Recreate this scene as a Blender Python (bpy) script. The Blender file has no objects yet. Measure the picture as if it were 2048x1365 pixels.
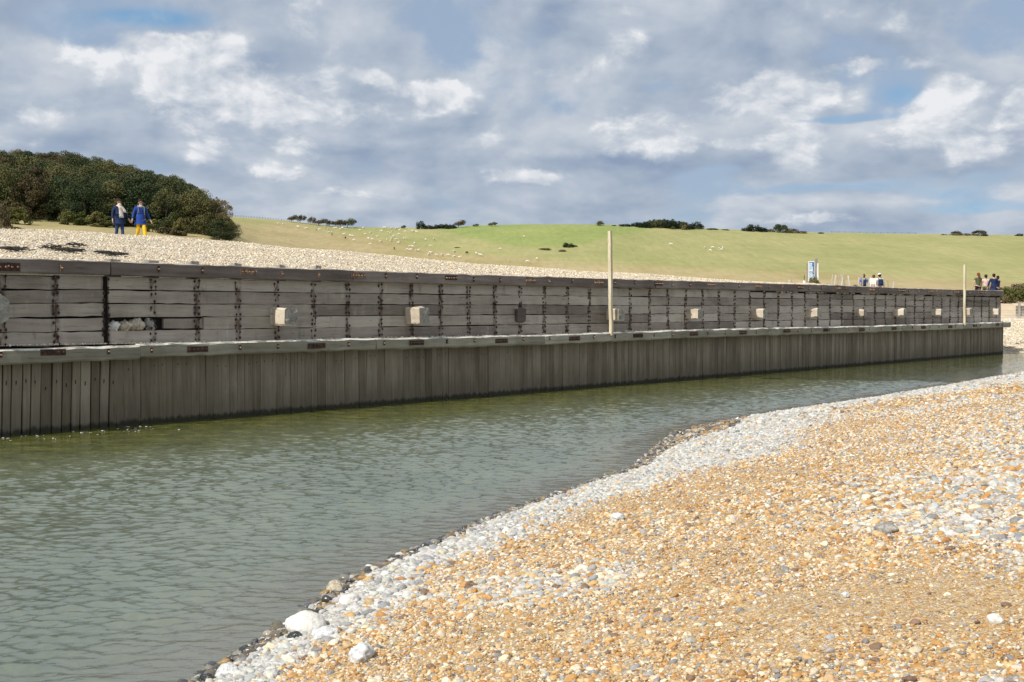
import bpy, bmesh, math, random
import numpy as np
from mathutils import Vector, Matrix, Euler, noise as mnoise

R = math.radians
SC = bpy.context.scene
COL = SC.collection

# ------------------------------------------------------------------ camera
F = 2400.0; CX = 1024.0; CY = 682.5; HY = 617.0; CAMZ = 2.6
PITCH = math.atan((CY - HY) / F)
cam_d = bpy.data.cameras.new('camera')
cam = bpy.data.objects.new('camera', cam_d); COL.objects.link(cam)
cam.location = (0, 0, CAMZ)
cam.rotation_euler = (R(90) - PITCH, 0, 0)
cam_d.sensor_width = 36.0; cam_d.lens = F / 2048 * 36
cam_d.clip_start = 0.1; cam_d.clip_end = 6000
SC.camera = cam

# ------------------------------------------------------------------ wall line on the ground (river wall)
A = Vector((-10.4, 24.3)); B = Vector((28.3, 69.1))
WL = (B - A).length
DIR = (B - A) / WL                       # along the wall
BACK = Vector((-DIR.y, DIR.x))           # away from the river

# ------------------------------------------------------------------ sun and sky
SUN_EL = R(43); behind = R(2.3)
sh = -DIR * math.cos(behind) + BACK * math.sin(behind)
sun_dir = Vector((sh.x * math.cos(SUN_EL), sh.y * math.cos(SUN_EL), math.sin(SUN_EL)))
sd = bpy.data.lights.new('sun', 'SUN'); sd.energy = 4.5; sd.angle = R(0.5); sd.color = (1.0, 0.955, 0.88)
sun = bpy.data.objects.new('sun', sd); COL.objects.link(sun)
sun.rotation_euler = (-sun_dir).to_track_quat('-Z', 'Y').to_euler(); sun.location = (0, 0, 40)

world = bpy.data.worlds.new('World'); SC.world = world; world.use_nodes = True
class NT:
    """small helper for writing node trees"""
    def __init__(s, tree): s.t = tree; s.n = tree.nodes; s.l = tree.links
    def new(s, typ, **kw):
        n = s.n.new(typ)
        for k, v in kw.items(): setattr(n, k, v)
        return n
    def put(s, sock, v):
        if hasattr(v, 'default_value') or isinstance(v, bpy.types.NodeSocket): s.l.new(v, sock)
        elif v is not None: sock.default_value = v
    def math(s, op, a, b=None, c=None, clamp=False):
        n = s.new('ShaderNodeMath', operation=op, use_clamp=clamp)
        s.put(n.inputs[0], a)
        if b is not None: s.put(n.inputs[1], b)
        if c is not None: s.put(n.inputs[2], c)
        return n.outputs[0]
    def vmath(s, op, a, b=None, c=None, out=0):
        n = s.new('ShaderNodeVectorMath', operation=op)
        s.put(n.inputs[0], a)
        if b is not None: s.put(n.inputs[1], b)
        if c is not None: s.put(n.inputs[2], c)
        return n.outputs[out]
    def noise(s, vec, scale=1, detail=4, rough=.55, dist=0, lac=2.0, out='Fac'):
        n = s.new('ShaderNodeTexNoise'); s.put(n.inputs['Vector'], vec)
        n.inputs['Scale'].default_value = scale; n.inputs['Detail'].default_value = detail
        n.inputs['Roughness'].default_value = rough; n.inputs['Distortion'].default_value = dist
        n.inputs['Lacunarity'].default_value = lac
        return n.outputs[out]
    def mapr(s, v, a, b, c=0., d=1., smooth=True):
        n = s.new('ShaderNodeMapRange', interpolation_type='SMOOTHSTEP' if smooth else 'LINEAR')
        s.put(n.inputs[0], v)
        for i, x in enumerate((a, b, c, d)): s.put(n.inputs[1 + i], x)
        return n.outputs[0]
    def mix(s, f, a, b, blend='MIX'):
        n = s.new('ShaderNodeMix', data_type='RGBA', blend_type=blend)
        s.put(n.inputs[0], f)
        for sock, v in ((n.inputs[6], a), (n.inputs[7], b)):
            if isinstance(v, tuple) and len(v) == 3: v = (*v, 1)
            s.put(sock, v)
        return n.outputs[2]
    def ramp(s, v, stops, interp='LINEAR'):
        n = s.new('ShaderNodeValToRGB'); s.put(n.inputs[0], v); cr = n.color_ramp; cr.interpolation = interp
        while len(cr.elements) < len(stops): cr.elements.new(0.5)
        for e, (p, c) in zip(cr.elements, stops): e.position = p; e.color = (*c, 1) if len(c) == 3 else c
        return n.outputs[0]
    def attr(s, name, typ='GEOMETRY', out='Fac'):
        n = s.new('ShaderNodeAttribute', attribute_name=name, attribute_type=typ); return n.outputs[out]
    def bump(s, h, strength=.5, dist=.02, normal=None):
        n = s.new('ShaderNodeBump'); s.put(n.inputs['Height'], h)
        n.inputs['Strength'].default_value = strength; n.inputs['Distance'].default_value = dist
        if normal is not None: s.put(n.inputs['Normal'], normal)
        return n.outputs[0]

SKYSEED = 8.2
def build_sky():
    w = NT(world.node_tree); w.n.clear()
    out = w.new('ShaderNodeOutputWorld'); bg = w.new('ShaderNodeBackground')
    sky = w.new('ShaderNodeTexSky', sky_type='NISHITA', sun_disc=False)
    sky.sun_elevation = SUN_EL; sky.sun_rotation = math.atan2(sun_dir.x, sun_dir.y)
    sky.air_density = 1.0; sky.dust_density = 0.7; sky.ozone_density = 1.5
    tc = w.new('ShaderNodeTexCoord'); g = tc.outputs['Generated']
    sep = w.new('ShaderNodeSeparateXYZ'); w.put(sep.inputs[0], w.vmath('NORMALIZE', g))
    az = w.math('ARCTAN2', sep.outputs[0], sep.outputs[1]); el = w.math('ARCSINE', sep.outputs[2])
    cmb = w.new('ShaderNodeCombineXYZ')                       # direction in degrees: azimuth, elevation
    w.put(cmb.inputs[0], w.math('MULTIPLY', az, 57.2958)); w.put(cmb.inputs[1], w.math('MULTIPLY', el, 57.2958))
    P = cmb.outputs[0]
    # turbulence of the coordinates so that cloud bodies have ragged rims
    wn = w.new('ShaderNodeTexNoise'); w.put(wn.inputs['Vector'], w.vmath('MULTIPLY', P, (.16, .30, 0)))
    wn.inputs['Scale'].default_value = 1; wn.inputs['Detail'].default_value = 6; wn.inputs['Roughness'].default_value = .55
    wv = w.vmath('MULTIPLY', w.vmath('SUBTRACT', wn.outputs['Color'], (.5, .5, .5)), (2.4, 1.3, 0))
    wf = w.new('ShaderNodeTexNoise'); w.put(wf.inputs['Vector'], w.vmath('MULTIPLY', P, (.9, 1.3, 0)))
    wf.inputs['Scale'].default_value = 1; wf.inputs['Detail'].default_value = 5; wf.inputs['Roughness'].default_value = .6
    wv2 = w.vmath('MULTIPLY', w.vmath('SUBTRACT', wf.outputs['Color'], (.5, .5, .5)), (1.1, .8, 0))
    Q = w.vmath('ADD', P, w.vmath('ADD', wv, wv2))
    def deg(px, py): return math.degrees(math.atan((px - CX) / F)), math.degrees(math.atan((HY - py) / F))
    def blobs(lst, Q):
        acc = 0.0
        for (px, py, rx, ry, amp) in lst:
            a, e = deg(px, py); rx = rx / F * 57.3; ry = ry / F * 57.3
            v = w.vmath('MULTIPLY_ADD', Q, (1 / rx, 1 / ry, 0), (-a / rx, -e / ry, 0))
            d = w.vmath('DOT_PRODUCT', v, v, out=1)
            ex = w.math('POWER', 2.71828, w.math('MULTIPLY', d, -1.0))
            acc = w.math('MULTIPLY_ADD', ex, amp, acc)
        return acc
    white = [(400,150,95,60,.9),(470,190,110,70,.5),(640,228,170,30,.75),(330,180,70,60,.4),(180,140,110,40,.45),(660,165,35,25,.5),(745,155,45,22,.75),
             (860,178,75,22,.7),(900,215,60,20,.35),(425,312,70,26,.5),(50,270,90,50,.45),(590,300,90,18,.55),(560,348,70,18,.6),(985,275,40,36,.45),
             (1045,357,90,15,.7),(1560,205,120,40,.95),(1240,245,45,45,.5),(1350,240,60,20,.5),(1600,300,45,45,.75),(1880,215,70,45,.75),
             (2035,235,45,35,.8),(1740,150,130,18,.55),(1430,285,150,22,.45),(1900,290,160,40,.5),(1260,80,50,60,.4),(620,50,60,60,.35),
             (1120,130,90,40,.25),(1930,330,80,30,.4),(1280,300,90,25,.4),(1750,45,160,40,.3),(700,395,160,14,.3),(1640,445,160,12,.45)]
    blue = [(315,64,110,20,1.3),(150,105,70,55,.45),(640,120,90,28,.35),(692,180,22,30,.55),(1795,212,54,36,.95),(1650,256,190,10,.8),(1480,170,60,20,.2),
            (1660,384,180,14,.75),(1970,432,140,14,1.1),(1900,405,90,12,.7),(1150,215,70,40,.35),(1330,175,70,14,.35),(990,190,60,30,.3)]
    dark = [(110,30,240,50,.5),(540,165,22,20,.5),(780,268,170,16,.7),(1150,322,150,14,.8),(1130,15,90,14,.7),(1600,110,230,26,.5),(1480,125,90,30,.3),
            (1850,170,120,14,.4),(860,300,120,14,.3),(1000,330,140,14,.35),(350,235,60,20,.3),(1450,235,60,14,.3),(640,440,200,12,.35)]
    S = blobs(white, Q); Bl = blobs(blue, w.vmath('ADD', P, w.vmath('MULTIPLY', wv, (.5, .5, 0)))); Dk = blobs(dark, Q)
    # perspective of a cloud deck: bodies shrink and flatten towards the horizon
    az_d = w.math('MULTIPLY', az, 57.2958); el_d = w.math('MAXIMUM', w.math('MULTIPLY', el, 57.2958), 0.0); e7 = w.math('ADD', el_d, 7.0)
    c2 = w.new('ShaderNodeCombineXYZ'); w.put(c2.inputs[0], w.math('MULTIPLY', az_d, .125)); w.put(c2.inputs[1], w.math('MULTIPLY', w.math('LOGARITHM', e7, 2.71828), 3.6))
    c2.inputs[2].default_value = SKYSEED
    P2 = c2.outputs[0]
    NA = w.noise(P2, 1.0, 5, .50, .15); NU = w.noise(w.vmath('ADD', P2, (-.10, .20, 0)), 1.0, 5, .50, .15)
    FA = w.noise(w.vmath('MULTIPLY', P2, (3.0, 2.6, 1)), 1.0, 8, .56, .2); FU = w.noise(w.vmath('MULTIPLY', w.vmath('ADD', P2, (-.04, .075, 0)), (3.0, 2.6, 1)), 1.0, 8, .56, .2)
    D = w.math('ADD', w.math('MULTIPLY_ADD', w.math('SUBTRACT', FA, .5), .35, NA), w.math('SUBTRACT', w.math('MULTIPLY', S, .20), w.math('MULTIPLY', Bl, .30)))
    edge = w.mapr(D, .32, .47)
    core = w.mapr(w.math('MULTIPLY_ADD', w.math('SUBTRACT', FA, .5), 1.3, S), .22, .60)
    b = w.math('MULTIPLY_ADD', w.math('SUBTRACT', NA, NU), 2.1, .40)
    b = w.math('MULTIPLY_ADD', w.math('SUBTRACT', FA, FU), w.math('MULTIPLY_ADD', core, 1.7, .25), b)
    b = w.math('MULTIPLY_ADD', core, .37, b)
    b = w.math('MULTIPLY_ADD', Dk, -.30, b)
    b = w.math('MULTIPLY_ADD', w.mapr(D, .62, .85), -.10, b)
    b = w.math('ADD', b, w.mapr(el, .28, .8, 0, .30))            # thinner, brighter cloud overhead
    cloud = w.ramp(b, [(0.0, (.27, .345, .485)), (.20, (.35, .425, .54)), (.42, (.455, .52, .615)), (.66, (.595, .64, .705)), (1.0, (.83, .845, .875))])
    clear = w.mix(1.0, sky.outputs[0], (.105, .115, .125), 'MULTIPLY')
    blue_c = w.mix(.75, clear, (.20, .385, .60)); grey_c = w.mix(.85, clear, (.345, .435, .57))
    back = w.mix(w.mapr(w.math('MULTIPLY_ADD', w.math('SUBTRACT', FA, .5), .9, Bl), .25, 1.1), grey_c, blue_c)
    back = w.mix(w.mapr(w.math('ADD', FA, w.math('MULTIPLY', NA, .6)), .62, 1.0, 0, .55), back, (.52, .59, .69))
    colr = w.mix(edge, back, cloud)
    low = w.mapr(sep.outputs[2], -.02, 0.0)
    colr = w.mix(low, (.30, .31, .28), colr)
    w.put(bg.inputs[0], w.mix(1.0, colr, (10., 10., 10.), 'MULTIPLY'))
    bg.inputs[1].default_value = 0.1
    w.l.new(bg.outputs[0], out.inputs[0])
    world.cycles.sampling_method = 'MANUAL'; world.cycles.sample_map_resolution = 512
build_sky()
SC.view_settings.view_transform = 'Standard'; SC.view_settings.look = 'None'
SC.view_settings.exposure = 0.0; SC.view_settings.gamma = 1.0
SC.cycles.max_bounces = 6; SC.cycles.diffuse_bounces = 3; SC.cycles.transparent_max_bounces = 8
SC.cycles.use_denoising = True

# ------------------------------------------------------------------ helpers
random.seed(7); RNG = np.random.default_rng(11)
CT, ST = math.cos(PITCH), math.sin(PITCH)
def at(px, py, d):
    """world point seen at photo pixel (px,py), d metres ahead"""
    k = (CY - py) / F
    return Vector(((px - CX) / F * d, d * (CT + k * ST), CAMZ + d * (-ST + k * CT)))
def depth_for_z(py, z):
    k = (CY - py) / F
    return (z - CAMZ) / (-ST + k * CT)
def tag(o, label=None, cat=None, group=None, kind=None):
    if label: o['label'] = label
    if cat: o['category'] = cat
    if group: o['group'] = group
    if kind: o['kind'] = kind
    return o
def empty(name, loc=(0, 0, 0), rz=0):
    o = bpy.data.objects.new(name, None); COL.objects.link(o); o.location = loc; o.rotation_euler = (0, 0, rz); return o
def link(name, me, mat=None, parent=None):
    o = bpy.data.objects.new(name, me); COL.objects.link(o)
    if mat is not None:
        me.materials.clear(); me.materials.append(mat)
    if parent is not None: o.parent = parent
    return o
def npmesh(name, V, Fc, smooth=False, attrs=None):
    """V (n,3); Fc (m,k) all faces with the same corner count"""
    V = np.asarray(V, np.float32); Fc = np.asarray(Fc, np.int32)
    me = bpy.data.meshes.new(name)
    me.vertices.add(len(V)); me.vertices.foreach_set('co', V.ravel())
    m, k = Fc.shape
    me.loops.add(m * k); me.loops.foreach_set('vertex_index', Fc.ravel())
    me.polygons.add(m)
    me.polygons.foreach_set('loop_start', np.arange(0, m * k, k, dtype=np.int32))
    try: me.polygons.foreach_set('loop_total', np.full(m, k, dtype=np.int32))
    except Exception: pass
    me.polygons.foreach_set('use_smooth', np.full(m, smooth, dtype=bool))
    for nm, arr in (attrs or {}).items():
        arr = np.asarray(arr, np.float32)
        if arr.ndim == 1:
            a = me.attributes.new(nm, 'FLOAT', 'POINT'); a.data.foreach_set('value', arr)
        else:
            a = me.attributes.new(nm, 'FLOAT_COLOR', 'POINT')
            if arr.shape[1] == 3: arr = np.c_[arr, np.ones(len(arr), np.float32)]
            a.data.foreach_set('color', arr.ravel())
    me.update(calc_edges=True); me.validate(verbose=False)
    return me
def grid_faces(nr, nc):
    i = np.arange(nr - 1)[:, None] * nc + np.arange(nc - 1)[None, :]
    return np.stack([i, i + 1, i + nc + 1, i + nc], -1).reshape(-1, 4)
def vnoise(x, y, seed=0, octs=4, pers=.5):
    """numpy value noise, about 0..1"""
    r = np.random.default_rng(seed); tot = np.zeros_like(np.asarray(x, float)); amp = 1.; s = 0.
    for o in range(octs):
        T = r.random((256, 256)); xx = x * 2 ** o + 31.7 * o; yy = y * 2 ** o + 17.3 * o
        xi = np.floor(xx).astype(int); yi = np.floor(yy).astype(int); fx = xx - xi; fy = yy - yi
        fx = fx * fx * (3 - 2 * fx); fy = fy * fy * (3 - 2 * fy); g = lambda a, b: T[a & 255, b & 255]
        tot += amp * ((g(xi, yi) * (1 - fx) + g(xi + 1, yi) * fx) * (1 - fy) + (g(xi, yi + 1) * (1 - fx) + g(xi + 1, yi + 1) * fx) * fy)
        s += amp; amp *= pers
    return tot / s

MB_ = None
class MB:
    """collects shapes; build() links them as one mesh object"""
    def __init__(s): s.v = []; s.f = []; s.t = []; s.n = 0
    def add(s, V, Fs, tone=.5):
        s.v.append(np.asarray(V, float)); s.f += [tuple(int(i) + s.n for i in f) for f in Fs]
        s.t.append(np.full(len(V), tone)); s.n += len(V); return s
    def beam(s, P0, P1, u, v, hu, hv, ch=.01, nseg=2, jit=.002, tone=.5, taper=1.0, endjit=0.):
        """chamfered timber from P0 to P1, half sizes hu, hv along u, v"""
        P0, P1, u, v = (np.array(q, float) for q in (P0, P1, u, v))
        ax = (P1 - P0); ax /= np.linalg.norm(ax)
        sec = [(-hu + ch, -hv), (hu - ch, -hv), (hu, -hv + ch), (hu, hv - ch), (hu - ch, hv), (-hu + ch, hv), (-hu, hv - ch), (-hu, -hv + ch)]
        V = []; Fs = []
        for i in range(nseg + 1):
            t = i / nseg; c = P0 + (P1 - P0) * t; k = 1 + (taper - 1) * t
            oj = RNG.normal(0, jit, 2)
            for (a, b) in sec:
                e = RNG.normal(0, jit * .5, 2)
                p = c + u * (a * k + oj[0] + e[0]) + v * (b * k + oj[1] + e[1])
                if endjit and i in (0, nseg): p = p + ax * RNG.normal(0, endjit)
                V.append(p)
        for i in range(nseg):
            for j in range(8):
                a = i * 8 + j; b = i * 8 + (j + 1) % 8; Fs.append((a, b, b + 8, a + 8))
        Fs.append(tuple(range(7, -1, -1))); Fs.append(tuple(nseg * 8 + j for j in range(8)))
        return s.add(V, Fs, tone)
    def box(s, c, sx, sy, sz, ch=.004, tone=.5):
        c = np.array(c, float)
        return s.beam(c - [0, 0, sz / 2], c + [0, 0, sz / 2], (1, 0, 0), (0, 1, 0), sx / 2, sy / 2, ch, 1, 0, tone)
    def tube(s, pts, rad, n=6, tone=.5):
        pts = [np.array(p, float) for p in pts]; V = []; Fs = []
        if not hasattr(rad, '__len__'): rad = [rad] * len(pts)
        for i, p in enumerate(pts):
            d = pts[min(i + 1, len(pts) - 1)] - pts[max(i - 1, 0)]; d /= np.linalg.norm(d)
            a = np.cross(d, [0, 0, 1.] if abs(d[2]) < .9 else [1., 0, 0]); a /= np.linalg.norm(a); b = np.cross(d, a)
            for j in range(n):
                w = 2 * math.pi * j / n; V.append(p + rad[i] * (a * math.cos(w) + b * math.sin(w)))
        for i in range(len(pts) - 1):
            for j in range(n):
                q = i * n + j; r_ = i * n + (j + 1) % n; Fs.append((q, q + n, r_ + n, r_))
        Fs.append(tuple(range(n))); Fs.append(tuple((len(pts) - 1) * n + j for j in range(n - 1, -1, -1)))
        return s.add(V, Fs, tone)
    def ball(s, c, rx, ry, rz, n=8, m=6, tone=.5):
        V = []; Fs = []
        for i in range(m + 1):
            th = math.pi * i / m
            for j in range(n):
                ph = 2 * math.pi * j / n
                V.append((c[0] + rx * math.sin(th) * math.cos(ph), c[1] + ry * math.sin(th) * math.sin(ph), c[2] + rz * math.cos(th)))
        for i in range(m):
            for j in range(n):
                a = i * n + j; b = i * n + (j + 1) % n; Fs.append((a, a + n, b + n, b))
        return s.add(V, Fs, tone)
    def mesh(s, name, smooth=False):
        me = bpy.data.meshes.new(name); V = np.concatenate(s.v)
        me.from_pydata(V.tolist(), [], s.f)
        a = me.attributes.new('tone', 'FLOAT', 'POINT'); a.data.foreach_set('value', np.concatenate(s.t).astype(np.float32))
        if smooth: me.polygons.foreach_set('use_smooth', np.ones(len(me.polygons), bool))
        me.update(); return me
    def build(s, name, mat, parent=None, smooth=False): return link(name, s.mesh(name, smooth), mat, parent)

# ------------------------------------------------------------------ materials
def material(name):
    m = bpy.data.materials.new(name); m.use_nodes = True; t = NT(m.node_tree); t.n.clear()
    o = t.new('ShaderNodeOutputMaterial'); p = t.new('ShaderNodeBsdfPrincipled'); t.l.new(p.outputs[0], o.inputs[0])
    return m, t, p
def simple(name, col, rough=.7, var=.12, scale=12, spec=.3, bump=0.):
    m, t, p = material(name); tc = t.new('ShaderNodeTexCoord'); n = t.noise(tc.outputs['Object'], scale, 5, .6)
    k = t.mapr(n, .25, .75, 1 - var, 1 + var, False)
    t.put(p.inputs['Base Color'], t.mix(1.0, (*col, 1), t.vmath('SCALE', (1., 1., 1.)) if 0 else t.mix(0, k, k), 'MULTIPLY'))
    p.inputs['Roughness'].default_value = rough; p.inputs['Specular IOR Level'].default_value = spec
    if bump: t.put(p.inputs['Normal'], t.bump(n, bump, .01))
    return m
def wood(name, c_dark, c_mid, c_light, grain, blotch=.9, rough=.85, tide=False, stain=(.17, .15, .09), bumpd=.006, contrast=.9, columns=False, sunlit_crust=0.):
    """weathered timber; grain = stretch of the noise along x, y, z of the object"""
    m, t, p = material(name); tc = t.new('ShaderNodeTexCoord'); O = tc.outputs['Object']
    tone = t.attr('tone')
    sh_ = t.new('ShaderNodeCombineXYZ')
    for i, k in enumerate((13.7, 7.1, 5.3)): t.put(sh_.inputs[i], t.math('MULTIPLY', tone, k))
    Ov = t.vmath('ADD', O, sh_.outputs[0])
    g1 = t.noise(t.vmath('MULTIPLY', Ov, grain), 1, 6, .65)
    g2 = t.noise(t.vmath('MULTIPLY', Ov, tuple(q * 3.1 for q in grain)), 1, 3, .6)
    bl = t.noise(Ov, blotch, 5, .6)
    v = t.math('MULTIPLY_ADD', t.math('SUBTRACT', g1, .5), contrast, .5)
    v = t.math('MULTIPLY_ADD', t.math('SUBTRACT', bl, .5), .9, v)
    v = t.math('MULTIPLY_ADD', t.math('SUBTRACT', tone, .5), .75, v)
    c = t.ramp(v, [(.12, c_dark), (.5, c_mid), (.88, c_light)])
    cr = t.mapr(g2, .30, .40)                                   # fine dark checks along the grain
    c = t.mix(t.mapr(cr, 0, 1, .5, 0.), c, tuple(q * .35 for q in c_dark))
    c = t.mix(t.mapr(bl, .60, .80, 0, .35), c, stain)
    if sunlit_crust:                                                # white deposit on upward faces, also painting in their sunlit edge
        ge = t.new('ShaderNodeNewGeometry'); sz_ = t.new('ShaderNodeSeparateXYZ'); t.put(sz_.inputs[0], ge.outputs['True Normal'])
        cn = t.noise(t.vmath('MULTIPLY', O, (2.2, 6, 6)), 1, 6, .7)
        c = t.mix(t.math('MULTIPLY', t.mapr(sz_.outputs[2], .35, .6), t.mapr(cn, .62, .42, 0, sunlit_crust)), c, (.74, .71, .63))
    if columns:                                              # iron stains round every line of bolts
        sx_ = t.new('ShaderNodeSeparateXYZ'); t.put(sx_.inputs[0], O)
        fr = t.math('ABSOLUTE', t.math('SUBTRACT', t.math('FRACT', t.math('MULTIPLY_ADD', sx_.outputs[0], 1 / 1.165, .5 - .16 / 1.165 + 10)), .5))
        st = t.noise(t.vmath('MULTIPLY', O, (5, 5, 3.0)), 1, 5, .65)
        c = t.mix(t.math('MULTIPLY', t.mapr(fr, .11, .02), t.mapr(st, .40, .62)), c, (.085, .052, .036))
        ws = t.noise(t.vmath('MULTIPLY', O, (3.2, 3, .9)), 1, 6, .7)
        c = t.mix(t.mapr(ws, .56, .74, 0, .45), c, (.52, .49, .44)); c = t.mix(t.mapr(ws, .42, .28, 0, .5), c, (.14, .115, .095))
    if tide:
        sp = t.new('ShaderNodeSeparateXYZ'); t.put(sp.inputs[0], O)
        zz = t.math('MULTIPLY_ADD', t.math('SUBTRACT', g1, .5), .25, sp.outputs[2])
        c = t.mix(t.mapr(zz, .95, .15, 0, .45), c, (.085, .078, .045))     # green slime below the tide mark
        fz = t.noise(t.vmath('MULTIPLY', O, (7, 7, 2)), 1, 5, .7); zw = t.math('MULTIPLY_ADD', t.math('SUBTRACT', fz, .5), .30, sp.outputs[2])
        c = t.mix(t.mapr(zw, .17, .06, 0, .85), c, (.022, .022, .014))    # wet foot
    t.put(p.inputs['Base Color'], c); p.inputs['Roughness'].default_value = rough; p.inputs['Specular IOR Level'].default_value = .25
    h = t.math('ADD', g1, t.math('MULTIPLY', g2, .5))
    t.put(p.inputs['Normal'], t.bump(h, .7, bumpd))
    return m
M = {}
M['plank'] = wood('weathered_plank', (.20, .168, .138), (.345, .300, .250), (.50, .448, .385), (.7, 9, 11), .8, stain=(.27, .245, .15), contrast=.7, columns=True)
M['coping'] = wood('dark_coping_timber', (.105, .084, .071), (.21, .172, .152), (.37, .315, .28), (.5, 9, 10), .6, sunlit_crust=.55)
M['waling'] = wood('pale_waling_timber', (.17, .155, .12), (.29, .27, .21), (.47, .44, .36), (.5, 9, 10), .7, sunlit_crust=1.)
M['pile'] = wood('sheet_pile_timber', (.125, .098, .068), (.215, .178, .132), (.33, .285, .22), (12, 12, .45), .7, tide=True)
M['block'] = wood('tie_beam_timber', (.34, .27, .19), (.52, .44, .34), (.66, .59, .48), (7, 1, 7), 1.5)
M['endgrain'] = wood('end_grain_timber', (.13, .12, .10), (.34, .32, .28), (.56, .54, .48), (24, 24, 24), 5, bumpd=.03)
M['post'] = wood('pale_post_timber', (.42, .35, .22), (.60, .52, .36), (.74, .67, .50), (12, 12, 1.0), 1.0)
M['oldwood'] = wood('grey_old_wood', (.15, .14, .12), (.27, .25, .22), (.42, .39, .34), (9, 9, 1), 1.2)
M['stakewood'] = wood('bleached_stake_wood', (.35, .30, .23), (.50, .45, .37), (.68, .63, .54), (9, 9, 1), 1.2)
def rust_mat(name, a, b, c):
    m, t, p = material(name); tc = t.new('ShaderNodeTexCoord'); n = t.noise(tc.outputs['Object'], 9, 7, .7)
    t.put(p.inputs['Base Color'], t.ramp(n, [(.3, a), (.5, b), (.7, c)])); p.inputs['Roughness'].default_value = .9
    t.put(p.inputs['Normal'], t.bump(n, .8, .01)); return m
M['rust'] = rust_mat('rusty_iron', (.022, .013, .010), (.055, .028, .02), (.14, .06, .035))
M['rust_light'] = rust_mat('light_rusty_iron', (.06, .035, .022), (.20, .12, .075), (.42, .33, .24))
M['rustbolt'] = rust_mat('pale_bolt_iron', (.10, .05, .03), (.30, .19, .12), (.55, .46, .36))
M['void'] = simple('void_black', (.012, .011, .010), .95)  # near-black tone that carries the shade of gaps and pile holes

# ------------------------------------------------------------------ shoreline of the near beach
shore_px = [(300,1425),(390,1365),(480,1310),(560,1262),(620,1230),(672,1178),(740,1140),(850,1095),(960,1045),(1080,1000),(1180,965),
            (1268,936),(1302,905),(1328,882),(1365,862),(1450,843),(1560,826),(1700,805),(1850,780),(2048,745),(2300,713),(2700,690)]
SH = []
for px, py in shore_px:
    p = at(px, py, depth_for_z(py, 0.0)); SH.append((p.x, p.y))
SH = [(SH[0][0] - 14 * .495, SH[0][1] - 14 * .869)] + SH
SH = np.array(SH)
def shore_dist(x, y):
    """signed distance from the water's edge, positive on the shingle"""
    x = np.asarray(x, float); y = np.asarray(y, float)
    best = np.full(x.shape, 1e9); sg = np.ones(x.shape)
    for i in range(len(SH) - 1):
        a, b = SH[i], SH[i + 1]; d = b - a; L2 = d @ d
        t = np.clip(((x - a[0]) * d[0] + (y - a[1]) * d[1]) / L2, 0, 1)
        qx = x - a[0] - t * d[0]; qy = y - a[1] - t * d[1]; q = np.hypot(qx, qy)
        c = qx * d[1] - qy * d[0]
        m = q < best - 1e-9
        best = np.where(m, q, best); sg = np.where(m, np.sign(c), sg)
    return best * sg
def beach_z(x, y, w=None):
    if w is None: w = shore_dist(x, y)
    z = np.where(w < 0, w * .30, np.where(w < 1.6, w * .17, .272 + (w - 1.6) * .155))
    z = np.where(w > 6.5, 1.03 + .5 * (1 - np.exp(-(w - 6.5) * .16)), z)
    z = z + (vnoise(x * .55, y * .55, 3, 3) - .5) * .16 * np.clip(w / 1.5, 0, 1)
    return np.maximum(z, -1.5)
def on_beach(px, py):
    """point of the beach seen at a photo pixel"""
    d = 3.0
    while d < 90:
        p = at(px, py, d)
        if p.z <= float(beach_z(np.array([p.x]), np.array([p.y]))[0]): return p, d
        d += .02
    return p, d

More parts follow.
